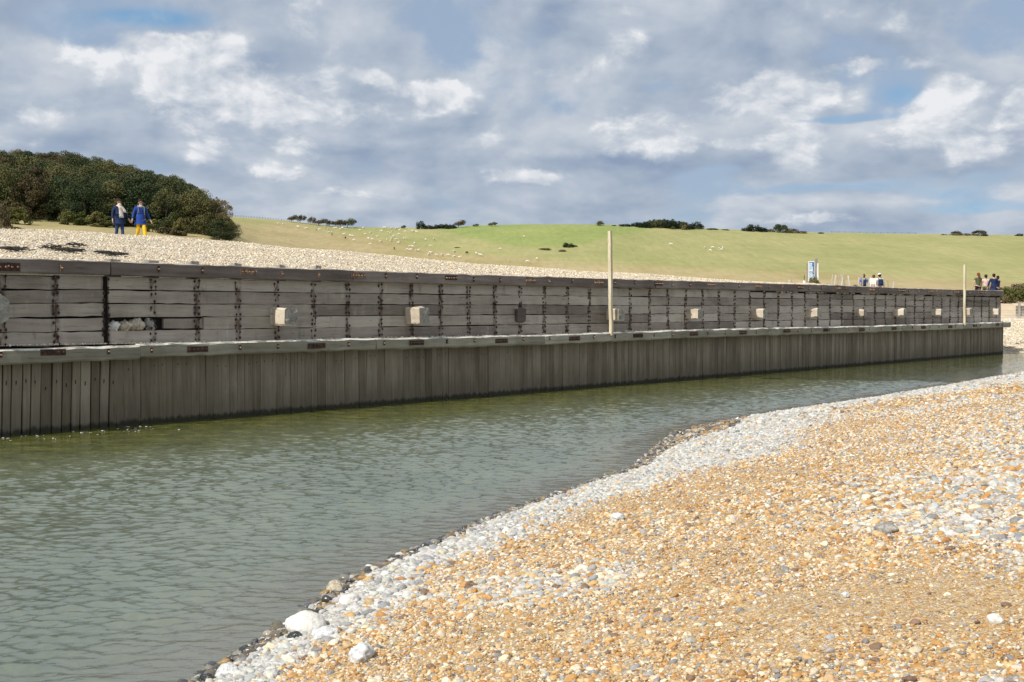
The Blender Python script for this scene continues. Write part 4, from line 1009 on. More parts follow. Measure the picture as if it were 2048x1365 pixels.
# paler shrubs along the foot of the wood and in the dry strip
sp_ = [make_tree('leafy_shrub', 0, 200 + i, W=3.6, H=3.0, z0=.2, n=30, per=110, leaf=.12, mat='leaflight', tr=.08) for i in range(2)]
dry_p = make_tree('dry_shrub', 0, 210, W=3.6, H=2.6, z0=.1, n=26, per=100, leaf=.12, mat='leafdry', tr=.08)
def shrub(px, py, w, h, proto, lab, group='shrubs at the foot of the wood', d=None, cat='shrub', base=(3.6, 3.0), rz=None):
    if d is None: p = hill_pt(px, py)
    else:
        X = (px - CX) / F * d; p = Vector((X, d, float(down_z(X, d))))
    pm = F / p.y
    return put(proto, (p.x, p.y, p.z - .1), random.uniform(0, 6.28) if rz is None else rz, w / pm / base[0], lab, cat, group, sz=h / pm / base[1])
for px, py, w, h, pr, lab, d in ((136, 449, 32, 30, 0, 'rounded green shrub at the foot of the wood, nearest the open strip of grass', 176), (165, 453, 34, 28, 1, 'mid green shrub next to the rounded one at the foot of the wood', 176), (196, 458, 44, 30, 0, 'bright olive shrub just behind the person in the navy coat', 175), (222, 462, 34, 24, 1, 'low shrub between the two walkers and the wood', 175),
                             (306, 476, 34, 26, 1, 'dull green shrub just past the walker in the blue jacket', 174), (362, 480, 30, 34, 0, 'yellow green bush glowing against the dark wood', 172), (335, 482, 50, 14, 2, 'low brown scrub beside the yellow green bush', 171), (440, 488, 60, 40, 3, 'dark rounded bush at the outer corner of the wood', 176),
                             (472, 492, 34, 10, 2, 'low brown scrub past the outer corner of the wood', 171), (38, 450, 46, 36, 1, 'small spreading tree standing on its own in the dry grass below the wood', 166), (20, 454, 30, 30, 0, 'second small tree in the dry grass leaning into the first', 166), (4, 462, 40, 48, 2, 'grey dry bush at the crest of the shingle below the wood', 150), (30, 470, 60, 12, 2, 'low dry scrub under the small trees by the shingle', 145)):
    protos = [sp_[0], sp_[1], dry_p]
    if pr == 3: shrub(px, py, w, h, wood_protos[0], lab, d=d, base=(7, 8))
    else: shrub(px, py, w, h, protos[pr], lab, d=d, base=(3.6, 3.0 if pr != 2 else 2.6))
# bare grey tree at the wood's edge
def bare_tree(px, py, hpx, d):
    rng = np.random.default_rng(9); X = (px - CX) / F * d; z = float(down_z(X, d)); root = empty('bare_tree', (X, d, z)); pm = F / d; H = hpx / pm
    mb = MB(); cl = []
    def br(p, dr, L, r, lv):
        q = p + dr * L * .5 + Vector(rng.normal(0, .06 * L, 3)); e = p + dr * L
        mb.tube([p, q, e], [r, r * .8, r * .5], 5 if lv < 2 else 3)
        if lv >= 4: cl.append((tuple(e), (.30, .30, .25))); return
        for k in range(3 if lv else 4):
            v = (dr + Vector(rng.normal(0, .50, 3)) + Vector((.18, 0, .12))).normalized(); br(e, v, L * rng.uniform(.6, .8), r * .55, lv + 1)
    br(Vector((0, 0, -.3)), Vector((.1, 0, 1)).normalized(), H * .36, .12, 0)
    mb.build('trunk', M['barkpale'], root); link('crown', foliage_mesh('crown', cl, 14, .09, rng), M['leafdry'], root)
    tag(root, 'thin grey half bare tree sticking out past the edge of the wood', 'tree'); return root
bare_tree(424, 474, 78, 184); 

# hawthorns, copses and domes on the skyline
haw = [make_tree('windswept_hawthorn', 0, 300 + i, W=6.2, H=4.6, z0=1.7, n=30, per=110, leaf=.13, mat=m, lean=.42, shape='flat', tr=.14, cr=.34) for i, m in enumerate(['leafrust', 'leafrust', 'leaf'])]
dome = [make_tree('skyline_bush', 0, 310 + i, W=6, H=4, z0=.1, n=34, per=80, leaf=.16, mat=m, tr=.1, cr=.34) for i, m in enumerate(['leafdark', 'leaf', 'leafdry', 'leafrust'])]
def sky_tree(px, w, h, proto, lab, grp=None, rz=0., base=(5, 4), cat='tree', dd=0.):
    d = 414 - dd; X = (px - CX) / F * d; z = float(down_z(X, d)); pm = F / d
    put(proto, (X, d, z - .15), rz, w / pm / base[0], lab, cat, grp, sz=h / pm / base[1])
HG = 'windswept hawthorns on the skyline'
for px, w, h, k, lab in ((584, 14, 13, 0, 'small reddish hawthorn, nearest to the wood of those along the skyline'), (601, 14, 15, 1, 'thin two tiered hawthorn bent by wind, second from the wood on the skyline'), (622, 12, 14, 1, 'pale sparse hawthorn at the start of the low skyline clump'), (638, 22, 12, 0, 'broad low hawthorn in the skyline clump above the sheep'),
                    (659, 12, 11, 1, 'small faint hawthorn before the row of four on the skyline'), (672, 13, 13, 0, 'upright hawthorn in the skyline row of four'), (682, 14, 14, 1, 'dark hawthorn in the middle of the skyline row of four'), (695, 20, 17, 2, 'largest windswept hawthorn ending the skyline row of four'),
                    (806, 7, 7, 2, 'tiny dark tree alone on the dip of the skyline'), (950, 9, 6, 2, 'tiny bent tree past the dark copse on the skyline'), (983, 13, 8, 2, 'low flat bent tree farthest past the dark copse on the skyline'), (917, 16, 14, 0, 'reddish round tree closing the dark copse on the skyline')):
    sky_tree(px, w, h, haw[k], lab, HG)
sky_tree(843, 18, 17, dome[0], 'tall dark tree standing before the low dark copse on the skyline', base=(6, 4))
for i, px in enumerate((858, 866, 874, 882, 890, 898, 906)): sky_tree(px, 15, 9 + random.uniform(-1, 1.5), dome[0], 'dark tree in the low flat copse on the skyline above the sheep', 'trees of the low flat skyline copse', base=(6, 4), rz=i, dd=random.uniform(-1, 3))
sky_tree(1200, 17, 9, dome[1], 'single round green tree on the crest near the tall pale post', base=(6, 4))
sky_tree(1228, 8, 3, dome[0], 'very small dark bush between the round green tree and the big copse', base=(6, 4), cat='bush')
sky_tree(1251, 24, 6, dome[0], 'low dark bush just before the big copse on the crest', base=(6, 4), cat='bush')
for i in range(20):
    px = 1270 + i * 5.6 + random.uniform(-2, 2); h = np.interp(px, [1266, 1285, 1330, 1380], [9, 13, 18, 14]) + random.uniform(-2, 1.5)
    sky_tree(px, random.uniform(14, 20), h, random.choice([dome[0], dome[0], dome[1]]), 'dark tree of the big long copse on the crest', 'trees of the big crest copse', base=(6, 4), rz=i * 1.3, dd=random.uniform(-2, 5))
sky_tree(1394, 22, 16, dome[0], 'big dark round tree at the seaward end of the big crest copse', base=(6, 4))
sky_tree(1368, 12, 10, dome[2], 'straw coloured bush in front of the big crest copse', base=(6, 4), dd=6, cat='bush')
sky_tree(1345, 9, 6, dome[2], 'little pale bush at the foot of the big crest copse', base=(6, 4), dd=6, cat='bush')
sky_tree(1424, 20, 4, dome[0], 'flat dark bush just past the big crest copse', base=(6, 4), cat='bush'); sky_tree(1450, 14, 3, dome[0], 'thin line of low bush midway between the two crest copses', base=(6, 4), cat='bush')
for i, (px, w, h, k, lab) in enumerate(((1492, 18, 8, 0, 'low dark tree beginning the small crest copse'), (1506, 28, 15, 0, 'tallest dark tree of the small crest copse'), (1524, 22, 10, 0, 'sloping dark tree behind the tallest of the small crest copse'), (1541, 14, 7, 2, 'low straw coloured bush after the small crest copse'), (1555, 20, 16, 1, 'upright green tree beside the small crest copse'), (1566, 18, 15, 1, 'second upright green tree beside the small crest copse'), (1582, 30, 9, 2, 'sloping pale scrub trailing from the upright green trees'), (1603, 26, 5, 2, 'thin pale scrub at the very end of the crest trees'), (1640, 14, 3, 1, 'tiny low bush alone on the crest above the sign'),
                                        (1886, 12, 3, 3, 'lowest flat brown bush on the seaward crest'), (1912, 26, 9, 3, 'brown dome shaped bush on the seaward crest above the walkers'), (1932, 14, 5, 3, 'small brown bush between the two domes on the seaward crest'), (1956, 32, 11, 3, 'largest brown dome shaped bush on the seaward crest'), (2036, 14, 6, 0, 'small dark bush farthest along the seaward crest'))):
    sky_tree(px, w, h, dome[k], lab, base=(6, 4), rz=i * .7, cat='bush' if h < 10 else 'tree')
for px, py, w, h, k, lab in ((1136, 495, 22, 10, 0, 'dark round bush in the green fold of the down'), (1150, 494, 14, 4, 3, 'low brown bush trailing from the dark one in the fold'), (1125, 504, 16, 5, 2, 'grey brown scrub a little below the dark bush in the fold'), (1090, 500, 26, 4, 2, 'thin dry scrub in line with the fold of the down'), (915, 496, 14, 2, 2, 'flat pale scrub among the sheep')):
    p = hill_pt(px, py); pm = F / p.y; put(dome[k], (p.x, p.y, p.z - .1), 1., w / pm / 6, lab, 'bush', 'bushes out on the open down', sz=h / pm / 4)
# scrub on the far shore
scr = make_tree('shore_scrub', 0, 400, W=3, H=1.5, z0=.05, n=26, per=120, leaf=.08, mat='leafdry', tr=.05); scg = make_tree('shore_scrub', 0, 401, W=3, H=1.5, z0=.05, n=26, per=120, leaf=.08, mat='leaflight', tr=.05)
for i, (px, dd, w, k, lab) in enumerate(((2006, 120, 1., 1, 'olive scrub right behind the end of the river wall'), (2018, 123, 1., 0, 'straw coloured scrub above the eroded bank past the wall'), (2030, 122, .9, 1, 'greenest scrub above the grey breastwork'), (2042, 124, 1.2, 0, 'tall dry scrub behind the breastwork'), (2056, 123, 1.1, 1, 'olive scrub partly cut by the edge of the view'), (1992, 124, 1., 0, 'dry scrub hidden mostly by the end of the wall'), (2076, 123, 1.2, 0, 'dry scrub farther along the far shore'), (2014, 119, .6, 0, 'low dry tuft on the lip of the eroded bank'))):
    X = (px - CX) / F * dd; put((scr, scg)[k], (X, dd, float(far_z(np.array([X]), np.array([float(dd)]))[0]) - .15), i * 1.1, w, lab, 'scrub', 'scrub on the far shore')

# ------------------------------------------------------------------ figures grown with the skin modifier
def skin(name, nodes, edges, mat, parent=None, sub=1):
    me = bpy.data.meshes.new(name); me.from_pydata([n[:3] for n in nodes], edges, []); o = bpy.data.objects.new(name, me); COL.objects.link(o)
    md = o.modifiers.new('s', 'SKIN'); md.use_smooth_shade = True
    for i, n in enumerate(nodes):
        sv = me.skin_vertices[0].data[i]; r = n[3]; sv.radius = r if isinstance(r, tuple) else (r, r); sv.use_root = (i == 0)
    if sub: o.modifiers.new('d', 'SUBSURF').levels = sub; o.modifiers[-1].render_levels = sub
    dg = bpy.context.evaluated_depsgraph_get(); ev = o.evaluated_get(dg); m2 = bpy.data.meshes.new_from_object(ev)
    bpy.data.objects.remove(o); m2.name = name; return link(name, m2, mat, parent)
M['skin'] = simple('skin', (.58, .36, .26), .55, .06)
def cloth(name, c, rough=.8): return simple(name, c, rough, .18, 9, .2, .3)
M['navy'] = cloth('navy_coat_cloth', (.018, .032, .085)); M['jeans'] = cloth('blue_denim', (.03, .055, .16)); M['blue'] = cloth('bright_blue_jacket_cloth', (.018, .055, .25)); M['yellow'] = cloth('yellow_trouser_cloth', (.78, .48, .02))
M['cream'] = cloth('cream_knit', (.72, .64, .54)); M['shirt'] = cloth('pale_blue_shirt', (.52, .60, .72)); M['hair'] = cloth('dark_brown_hair', (.03, .016, .011)); M['hairred'] = cloth('auburn_hair', (.16, .06, .025)); M['black'] = cloth('black_cloth', (.012, .012, .016))
M['olive'] = cloth('olive_cloth', (.10, .12, .065)); M['white'] = cloth('white_cloth', (.75, .74, .70)); M['tan'] = cloth('tan_cloth', (.52, .42, .32)); M['glass'] = simple('dark_sunglass_lens', (.03, .01, .008), .15, .1); M['pattern'] = simple('patterned_scarf', (.42, .42, .44), .8, .8, 40)
M['maroon'] = cloth('dark_maroon_cloth', (.06, .022, .025)); M['denimblue'] = cloth('mid_blue_cloth', (.10, .20, .42)); M['pink'] = cloth('pale_pink_top', (.70, .52, .46))
def person(loc, rz, label, group, top, legs, hair='hair', H=1.70, larm=((.27, -.02, 1.18), (.31, -.10, .93)), rarm=((-.27, -.02, 1.18), (-.31, -.10, .93)), stride=.22, coat=0., sleeves=True, longhair=False, hat=None, topname='jacket', legname='trousers', extra=None, turn=0.):
    k = H / 1.70; root = empty('person', loc, rz); root.scale = (k, k, k); tag(root, label, 'person', group)
    hip = (.095, 0, .90)
    kn_l = (.10, -stride * .62, .49); an_l = (.10, -stride, .085); kn_r = (-.10, -stride * .05, .48); an_r = (-.10, stride * .95, .12)
    N = [(0, 0, .93, (.125, .10)), (0, .0, 1.10, (.125, .09)), (0, .01, 1.30, (.165, .105)), (0, .01, 1.42, (.10, .08)), (0, 0, 1.49, .052), (0, -.01, 1.555, (.066, .074)), (0, -.01, 1.625, (.078, .092)), (0, -.005, 1.675, (.062, .072))]
    E = [(i, i + 1) for i in range(7)]
    def chain(start, pts):
        last = start
        for p in pts: N.append(p); E.append((last, len(N) - 1)); last = len(N) - 1
        return last
    chain(5, [(0, -.088, 1.572, .014), (0, -.104, 1.562, .012)])                          # nose
    for sx in (1, -1): chain(6, [(sx * .086, .005, 1.59, .013)])                           # ears
    for (kn_, an, sx) in ((kn_l, an_l, 1), (kn_r, an_r, -1)):
        chain(0, [(sx * hip[0], 0, .86, .095), (kn_[0] * 1, kn_[1], kn_[2], .058), (an[0], an[1], an[2], .04), (an[0], an[1] - .09, an[2] - .045, .036), (an[0], an[1] - .17, an[2] - .055, .028)])
    for sx, arm in ((1, larm), (-1, rarm)):
        el, wr = Vector(arm[0]), Vector(arm[1]); d = (wr - el).normalized(); side = Vector((sx * .3, -1, 0)).normalized(); side = (side - d * side.dot(d)).normalized(); fw = d.cross(side)
        last = chain(3, [(sx * .175, .01, 1.395, .056), (*el, .042), (*wr, .028)])
        pc = wr + d * .055; pal = chain(last, [(*pc, (.036, .02))])
        for f_ in range(4):
            b = pc + d * .035 + side * (.027 - .018 * f_); L = (.058, .070, .065, .050)[f_]
            chain(pal, [(*b, .0095), (*(b + d * L * .55), .0085), (*(b + d * L * .95 + fw * sx * .015), .007)])
        b = pc + side * .036; chain(pal, [(*b, .011), (*(b + side * .018 + d * .035), .0095)])
    body = skin('body', N, E, M['skin'], root, 1)
    # top
    T = [(0, 0, .93, (.18 + min(coat * .08, .035), .15 + min(coat * .04, .02))), (0, 0, 1.12, (.145 + coat * .02, .115)), (0, .01, 1.30, (.19, .13)), (0, .01, 1.41, (.12, .10)), (0, .0, 1.45, (.075, .075))]; TE = [(0, 1), (1, 2), (2, 3), (3, 4)]
    def ch2(start, pts):
        last = start
        for p in pts: T.append(p); TE.append((last, len(T) - 1)); last = len(T) - 1
    if coat: ch2(0, [(0, .0, .84, (.175 + .02 * coat, .145)), (0, .0, .84 - .16 * coat - .02, (.205 + .01 * coat, .165))])
    for sx, arm in ((1, larm), (-1, rarm)):
        el, wr = Vector(arm[0]), Vector(arm[1])
        ch2(3, [(sx * .18, .01, 1.39, .074), (*el, .058)] + ([(*(el + (wr - el) * .92), .045)] if sleeves else []))
    if not sleeves:
        for i in range(len(T)):
            if abs(T[i][0]) > .22: T[i] = (T[i][0] * .9, T[i][1], T[i][2] + .09, .055)
    skin(topname, T, TE, M[top], root, 1)
    L_ = [(0, 0, 1.02, (.145, .118))]; LE = []
    for (kn_, an, sx) in ((kn_l, an_l, 1), (kn_r, an_r, -1)):
        L_ += [(sx * hip[0], 0, .85, .092), (kn_[0], kn_[1], kn_[2], .074), (an[0], an[1], an[2] + .06, .058)]; b = len(L_) - 3; LE += [(0, b), (b, b + 1), (b + 1, b + 2)]
    skin(legname, L_, LE, M[legs], root, 1)
    for an in (an_l, an_r): MB().ball((an[0], an[1] - .075, an[2] - .04), .048, .135, .05, 8, 6).build('shoe', M['black'], root, True)
    hm = MB().ball((0, .022, 1.645), .094, .098, .098, 12, 8)
    if longhair: hm.ball((0, .075, 1.52), .085, .06, .16, 10, 8).ball((.02, .085, 1.42), .06, .045, .12, 8, 6)
    else: hm.ball((0, .06, 1.59), .075, .055, .08, 10, 6)
    hm.build('hair', M[hair], root, True)
    if hat: MB().ball((0, .0, 1.67), .105, .115, .085, 12, 8).ball((0, -.10, 1.655), .075, .08, .014, 10, 4).build('hat', M[hat], root, True)
    return root
def solve_person(px, ytop, H, d0, d1):
    d = d1; best = None
    while d > d0:
        p = at(px, ytop, d); g_ = bank_ground(p.x, p.y); e = abs(p.z - H - g_)
        s_ = (p.x - A.x) * DIR.x + (p.y - A.y) * DIR.y; w_ = (p.x - A.x) * BACK.x + (p.y - A.y) * BACK.y
        if w_ - float(base_w(s_)) < .45: e += 5 + d * .01
        if best is None or e < best[0]: best = (e, p, g_)
        d -= .1
    return Vector((best[1].x, best[1].y, best[2])), best[1].y
def shades(root):
    for sx in (1, -1): MB().ball((sx * .036, -.088, 1.612), .033, .018, .021, 8, 6).build('sunglass_lens', M['glass'], root, True)
    MB().tube([(-.088, .0, 1.615), (-.075, -.075, 1.618), (0, -.102, 1.618), (.075, -.075, 1.618), (.088, .0, 1.615)], .006, 5).build('sunglass_frame', M['black'], root)
# the couple on the bank; they come towards us, turned a little seaward
def couple_spot(px, ytop, d, H): 
    p = at(px, ytop, d); return Vector((p.x, p.y, p.z - H))
CG = 'couple walking hand in hand on the shingle'
W1 = person(couple_spot(238, 398, 46.9, 1.70), R(38), 'person in an open navy coat and pale scarf walking on top of the shingle bank', CG, 'navy', 'jeans', coat=1.0, H=1.66, stride=.13, topname='coat',
            rarm=((-.255, .04, 1.14), (-.275, -.03, .90)), larm=((.26, -.01, 1.14), (.36, -.08, .93)))
sc_ = MB().ball((0, -.01, 1.455), .115, .115, .062, 12, 6).ball((.0, -.075, 1.50), .08, .05, .05, 10, 6); sc_.beam((-.03, -.155, 1.44), (.06, -.165, 1.00), X_, Y_, .065, .018, .008, 6, .006).beam((.05, -.16, 1.42), (.20, -.19, 1.18), X_, Y_, .05, .014, .006, 5, .008); sc_.build('scarf', M['cream'], W1, True)
MB().beam((.02, -.128, 1.42), (.03, -.150, .98), X_, Y_, .085, .02, .01, 4, .004).build('shirt', M['shirt'], W1, True)
shades(W1)
MB().beam((-.02, .15, 1.40), (-.02, .13, 1.22), X_, Y_, .12, .05, .03, 3, .003).build('hood', M['navy'], W1, True)
W2 = person(couple_spot(281, 400, 46.6, 1.71), R(30), 'person in a bright blue jacket and yellow trousers walking on top of the shingle bank', CG, 'blue', 'yellow', coat=.35, H=1.70, stride=.36,
            rarm=((-.265, .03, 1.15), (-.33, -.06, .92)), larm=((.27, .05, 1.15), (.37, .0, .93)))
shades(W2); MB().ball((0, -.02, 1.445), .10, .10, .055, 12, 6).build('scarf', M['pattern'], W2, True)
def backpack(root, mat, k=1., label=None):
    o = empty('backpack', root.location, root.rotation_euler.z); o.scale = root.scale
    b = MB().beam((0, .185, 1.02), (0, .175, 1.40), X_, Y_, .125 * k, .075, .04, 5, .004).ball((0, .25, 1.14), .09 * k, .04, .09, 10, 6).build('bag', M[mat], o, True)
    for sx in (1, -1): MB().tube([(sx * .09, .14, 1.42), (sx * .105, .03, 1.482), (sx * .11, -.10, 1.42), (sx * .11, -.145, 1.28), (sx * .14, -.05, 1.08), (sx * .11, .14, 1.05)], .016, 6).build('strap', M['oldwood'] if mat == 'maroon' else M['black'], o, True)
    tag(o, label, 'backpack'); return o
backpack(W2, 'maroon', .8, 'small backpack on the walker in the blue jacket')
# walkers in the distance behind the wall
WG = 'walkers going away behind the wall'; 
def far_person(px, ytop, rz, lab, H=1.70, d=None, **kw):
    loc, dd = solve_person(px, ytop, H, 56, 82); return person(loc, rz, lab, kw.pop('group', WG), H=H, **kw)
P1 = far_person(1727.5, 549.5, R(170), 'auburn haired person with a dark backpack beside the leaning stakes', top='denimblue', legs='tan', hair='hairred', sleeves=False, topname='shirt')
backpack(P1, 'navy', 1., 'dark backpack of the auburn haired walker by the stakes')
P2 = far_person(1747.5, 551.5, R(160), 'person in a tan top half hidden by a pale sheet behind the wall', top='tan', legs='tan', hair='hairred', H=1.66, topname='shirt')
P3 = far_person(1759, 548.5, R(185), 'person in white with a white hat and a dark backpack', top='white', legs='black', hat='white', H=1.72, topname='shirt')
backpack(P3, 'navy', 1.05, 'dark backpack of the walker in the white hat')
far_person(1956.5, 547, R(200), 'person with long reddish hair and an olive top above the end of the wall', top='olive', legs='black', hair='hairred', longhair=True, sleeves=False, topname='shirt', stride=.2)
Q2 = far_person(1971.5, 551.5, R(185), 'person in a pale pink top with a jacket tied at the waist', top='pink', legs='black', sleeves=False, H=1.66, topname='shirt')
MB().ball((0, 0, .93), .20, .17, .13, 12, 8).build('tied_jacket', M['olive'], Q2, True)
far_person(1987.5, 553, R(180), 'broad person in a navy jumper, second from the end of the row of walkers', top='navy', legs='maroon', H=1.68, topname='jumper', coat=.2)
far_person(1995, 553, R(215), 'person in a navy short sleeved shirt nearest the very end of the wall', top='navy', legs='black', H=1.70, sleeves=False, topname='shirt')

# ------------------------------------------------------------------ sheep
M['wool'] = simple('cream_wool', (.66, .60, .50), .95, .15, 8); M['wooldark'] = simple('brown_wool', (.10, .07, .05), .95, .15, 8)
def sheep_mesh(graze):
    hz = .22 if graze else .86
    N = [(0, .42, .66, .24), (0, .15, .68, .29), (0, -.18, .68, .28), (0, -.42, .72, .20), (0, -.58, .62 if graze else .86, .12), (0, -.70, hz + .14, .10), (0, -.82, hz, .065)]
    E = [(i, i + 1) for i in range(6)]
    def ch(a, pts):
        for p in pts: N.append(p); E.append((a, len(N) - 1)); a = len(N) - 1
    for sx in (1, -1):
        ch(0, [(sx * .13, .42, .46, .085), (sx * .13, .36, .36, .05), (sx * .13, .43, .22, .034), (sx * .13, .41, .03, .032)])
        ch(3, [(sx * .12, -.36, .42, .07), (sx * .12, -.36, .24, .036), (sx * .12, -.36, .03, .032)])
        ch(5, [(sx * .13, -.66, hz + .17, .03)])
    ch(0, [(0, .63, .66, .05), (0, .68, .52, .035)])
    return N, E
S_ = [skin('sheep', *sheep_mesh(True), M['wool']), skin('sheep', *sheep_mesh(False), M['wool'])]
sd_mesh = S_[0].data.copy(); sd_mesh.materials.clear(); sd_mesh.materials.append(M['wooldark'])
c1 = [(65,118),(105,120),(230,146),(298,158),(375,167),(405,168),(455,148),(475,165),(485,188),(505,192),(575,165),(592,155),(617,163),(507,207,1),(618,235,1),(605,207),(657,216),(675,220),(688,254),(735,170),(765,152),(780,203),(822,195),(838,212),(880,224),(805,242),(838,246),(820,286),(905,267),(912,179),(938,155),(970,187),(1000,183),(1048,158),(1060,170),(1107,183),(1165,175),(1200,187),(983,198),(1057,207),(1010,222),(955,246),(998,242),(1035,244),(1095,243),(1117,243),(990,260),(1050,275),(1062,267),(1183,278),(1275,250),(1343,249),(1313,300),(1147,305),(1165,308),(1018,323,1),(1125,330),(1150,335),(1195,340),(1215,338),(1310,355),(1325,358),(1303,374),(1365,378),(1408,377),(1460,380),(1508,348),(1508,392),(1555,397),(1613,358,1),(1690,367),(1710,372),(1727,378),(1885,326),(1955,428),(1030,160),(995,155),(540,150),(525,155),(1175,180)]
sl = [(540 + a[0] / 4.096, 420 + a[1] / 4.096, len(a) > 2) for a in c1]
c2 = [(33,225),(62,433),(138,412),(1238,289),(1513,316),(1578,314),(1557,341),(1632,322),(1660,320),(1650,333)]
sl += [(1040 + a[0] / 4.096, 420 + a[1] / 4.096, False) for a in c2]
ns = len(sl); first = [True, True]
for i, (px, py, dk) in enumerate(sl):
    p = hill_pt(px, py + 1.2); k = random.random() > .7
    if first[k]: o = S_[k]; first[k] = False
    else: o = S_[k].copy(); COL.objects.link(o)
    if dk: o.data = sd_mesh
    o.location = (p.x, p.y, float(down_z(p.x, p.y))); o.rotation_euler = (0, 0, random.uniform(0, 6.28)); s_ = random.uniform(.66, .86) * (1.0 if i not in (11, 33, 30) else 1.3); o.scale = (s_, s_, s_)
    if px < 1042 and dk: lab, gr = 'brown sheep among the white flock scattered over the down', 'brown sheep of the flock'
    elif px < 1030: lab, gr = 'cream sheep of the flock scattered over the down between wood and fold', 'cream sheep of the scattered flock'
    elif px < 1100: lab, gr = 'cream sheep on its own between the flock and the tall pale post', 'stray sheep before the tall post'
    elif px < 1360: lab, gr = 'single cream sheep alone on the open down past the tall pale post', None
    else: lab, gr = 'cream sheep of the small bunch out on the open down', 'small bunch of sheep'
    tag(o, lab, 'sheep', gr)

# ------------------------------------------------------------------ sign, tub, stakes and fences behind the bank
M['signwhite'] = simple('white_sign_board', (.80, .82, .84), .5, .03, 3); M['signblue'] = simple('blue_sign_print', (.03, .16, .42), .5, .05); M['signlight'] = simple('light_blue_sign_print', (.20, .42, .66), .5, .05); M['plastic'] = simple('white_plastic', (.80, .80, .78), .4, .04); M['signyellow'] = simple('yellow_panel', (.58, .42, .12), .6, .2)
def bank_spot(px, d): 
    X = (px - CX) / F * d; return Vector((X, d, bank_ground(X, d)))
sd0 = 66.0; pmS = F / sd0
p = bank_spot(1622, sd0); sg = empty('information_sign', p, R(6)); tag(sg, 'tall white information board with blue print on wooden posts behind the wall', 'sign')
zt = CAMZ + (HY - 523) / pmS - p.z; hb = 40 / pmS; wb = 12.5 / pmS
MB().beam((0, 0, zt - hb), (0, 0, zt), X_, Y_, wb / 2, .015, .004, 1, 0).build('board', M['signwhite'], sg)
pr = MB(); fy = -.0175
def q_(x0, x1, z0, z1, mb=None): (mb or pr).beam(((x0 + x1) / 2 * wb, fy, zt - hb * z1), ((x0 + x1) / 2 * wb, fy, zt - hb * z0), X_, Y_, abs(x1 - x0) / 2 * wb, .002, .0008, 1, 0)
q_(-.42, .12, .05, .085); q_(.12, .42, .05, .28); q_(.24, .42, .28, .52); q_(-.42, .3, .52, .555); q_(.18, .42, .555, .66); pr.build('blue_print', M['signblue'], sg)
pl = MB(); 
for j in range(7): q_(-.38, .0 + .1 * (j % 3), .13 + .045 * j, .145 + .045 * j, pl)
for j in range(6): q_(-.38, .15 - .08 * (j % 3), .60 + .05 * j, .612 + .05 * j, pl)
q_(.2, .42, .68, .80, pl); pl.build('small_print', M['signlight'], sg)
for x, h, t_ in ((-.24, zt - .02, 0), (.26, zt - .05, 0)): MB().beam((x, .035, -.3), (x, .035, h - .1), X_, Y_, .028, .02, .006, 3, .002).build('leg', M['oldwood'], sg)
def stake(px, ytop, ybot, lean, lab, w=.035, d=66., mat='stakewood', name='wooden_stake', grp='stakes around the planting behind the wall', cat='stake'):
    p = bank_spot(px, d); zt_ = CAMZ + (HY - ytop) / F * d - p.z
    o = MB().beam((0, 0, -.3), (lean * zt_, 0, zt_), X_, Y_, w, w * .8, .006, 5, .006, random.random()).build(name, M[mat]); o.location = p; tag(o, lab, cat, grp)
stake(1631, 518, 570, .01, 'thick grey wooden post rising beside the information board', .06, 65.6, 'oldwood'); stake(1635, 519, 570, -.03, 'second taller grey post crowding the information board', .045, 66.4, 'oldwood'); stake(1634.5, 527, 570, .01, 'white painted pole just seaward of the information board', .032, 65.3, 'plastic', 'white_pole')
stake(1581, 555, 570, .10, 'thin twiggy stake standing before the white tub', .02, 64.); stake(1579, 560, 570, -.12, 'short bent stake beside the thin twiggy one', .02, 64.)
for px, yt, ln, lab in ((1659, 549, .12, 'faint thin stake nearest the information board'), (1663, 550, .18, 'forked pale stake in the loose row of stakes'), (1670, 549, .16, 'slanted thin stake in the middle of the loose row'), (1677, 550, .2, 'longest slanted stake of the loose row'), (1691, 548, -.22, 'stake leaning back towards the sign'), (1694, 551, -.2, 'close partner of the stake leaning back to the sign'), (1702, 552, -.16, 'pale bright stake leaning back before the first backpacker'), (1713, 555, .1, 'short upright stake before the first backpacker'), (1723, 548, .04, 'tall bright stake at the shoulder of the auburn haired walker'), (1734, 558, .12, 'thin short stake just behind the auburn haired walker'), (1777, 561, -.06, 'faint stake past the walker in the white hat'), (1784, 563, .06, 'lowest stake at the seaward end of the row')):
    stake(px, yt, 575, ln, lab, .022 if 'faint' in lab or 'thin' in lab else .034, 68.)
p = bank_spot(1608, 64.5); o = empty('marker_tub', p); tag(o, 'small white tub with a thin grey rod on the shingle before the sign', 'tub')
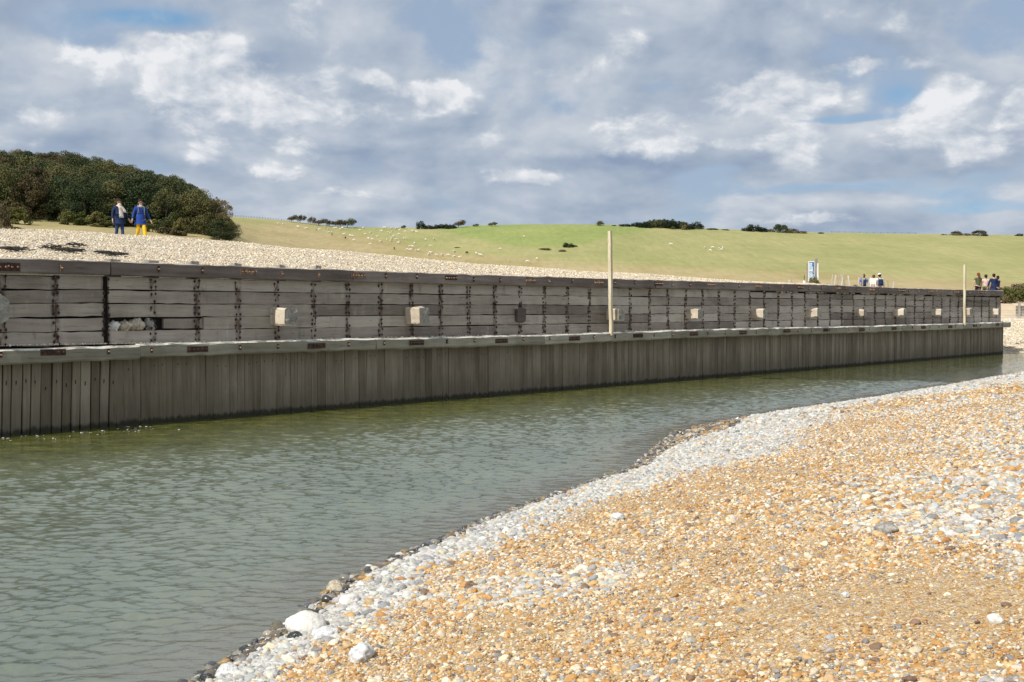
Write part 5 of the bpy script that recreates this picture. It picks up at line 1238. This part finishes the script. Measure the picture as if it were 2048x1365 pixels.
MB().tube([(0, 0, -.1), (0, 0, .30)], .07, 12).build('tub', M['plastic'], o); MB().tube([(0, 0, .3), (0, 0, .62)], .012, 6).ball((0, 0, .46), .03, .03, .03).build('rod', M['void'], o)
p = bank_spot(1746, 67.5); o = empty('windbreak', p); tag(o, 'pale open frame windbreak sheet before the person in tan', 'windbreak')
zz = CAMZ + (HY - 556) / F * 67.5 - p.z
f_ = MB(); f_.beam((-.17, 0, -.2), (-.17, 0, zz), X_, Y_, .03, .015, .004, 3, .003).beam((.14, 0, -.2), (.14, 0, zz - .03), X_, Y_, .022, .015, .004, 3, .003).build('frame', M['plastic'], o); MB().beam((0, .0, zz * .62), (0, 0, zz - .02), X_, Y_, .138, .006, .002, 3, .003).build('sheet', M['plastic'], o)
# small yellow sea plants by the sign and the stakes
for i, (px, d, w, lab) in enumerate(((1626, 65.2, .20, 'yellowed plant growing at the foot of the information board'), (1708, 67.4, .17, 'leafy yellow green plant among the stakes'), (1713, 67.2, .10, 'tiny green plant beside the leafy one among the stakes'))):
    p = bank_spot(px, d); put(scg, p - Vector((0, 0, .05)), i, w, lab, 'plant', 'plants behind the wall', sz=w * 1.9)
# wire fence along the skyline
def fence(px0, px1, n, lab, d=421.):
    g = empty('wire_fence', at((px0 + px1) / 2, 455, d)); tag(g, lab, 'fence'); c = g.location.copy(); pts = []
    for k in range(n):
        px = px0 + (px1 - px0) * k / (n - 1); X = (px - CX) / F * d; z = float(down_z(X, d)); pts.append(Vector((X, d, z)) - c)
        MB().beam((X - c.x, 0, z - c.z - .3 + d - c.y - (d - c.y)), (X - c.x + random.uniform(-.05, .05), 0, z - c.z + .6), X_, Y_, .04, .04, .01, 1, .005).build('post', M['bark'], g).location = (0, d - c.y, 0)
    w = MB()
    for h in (.25, .5): w.tube([p + Vector((0, 0, h)) for p in pts], .012, 4)
    w.build('wire', M['bark'], g)
fence(1662, 1830, 13, 'wire fence with thin posts along the crest behind the sign'); fence(456, 580, 24, 'dark post and wire fence down the crest beside the wood', 419.)
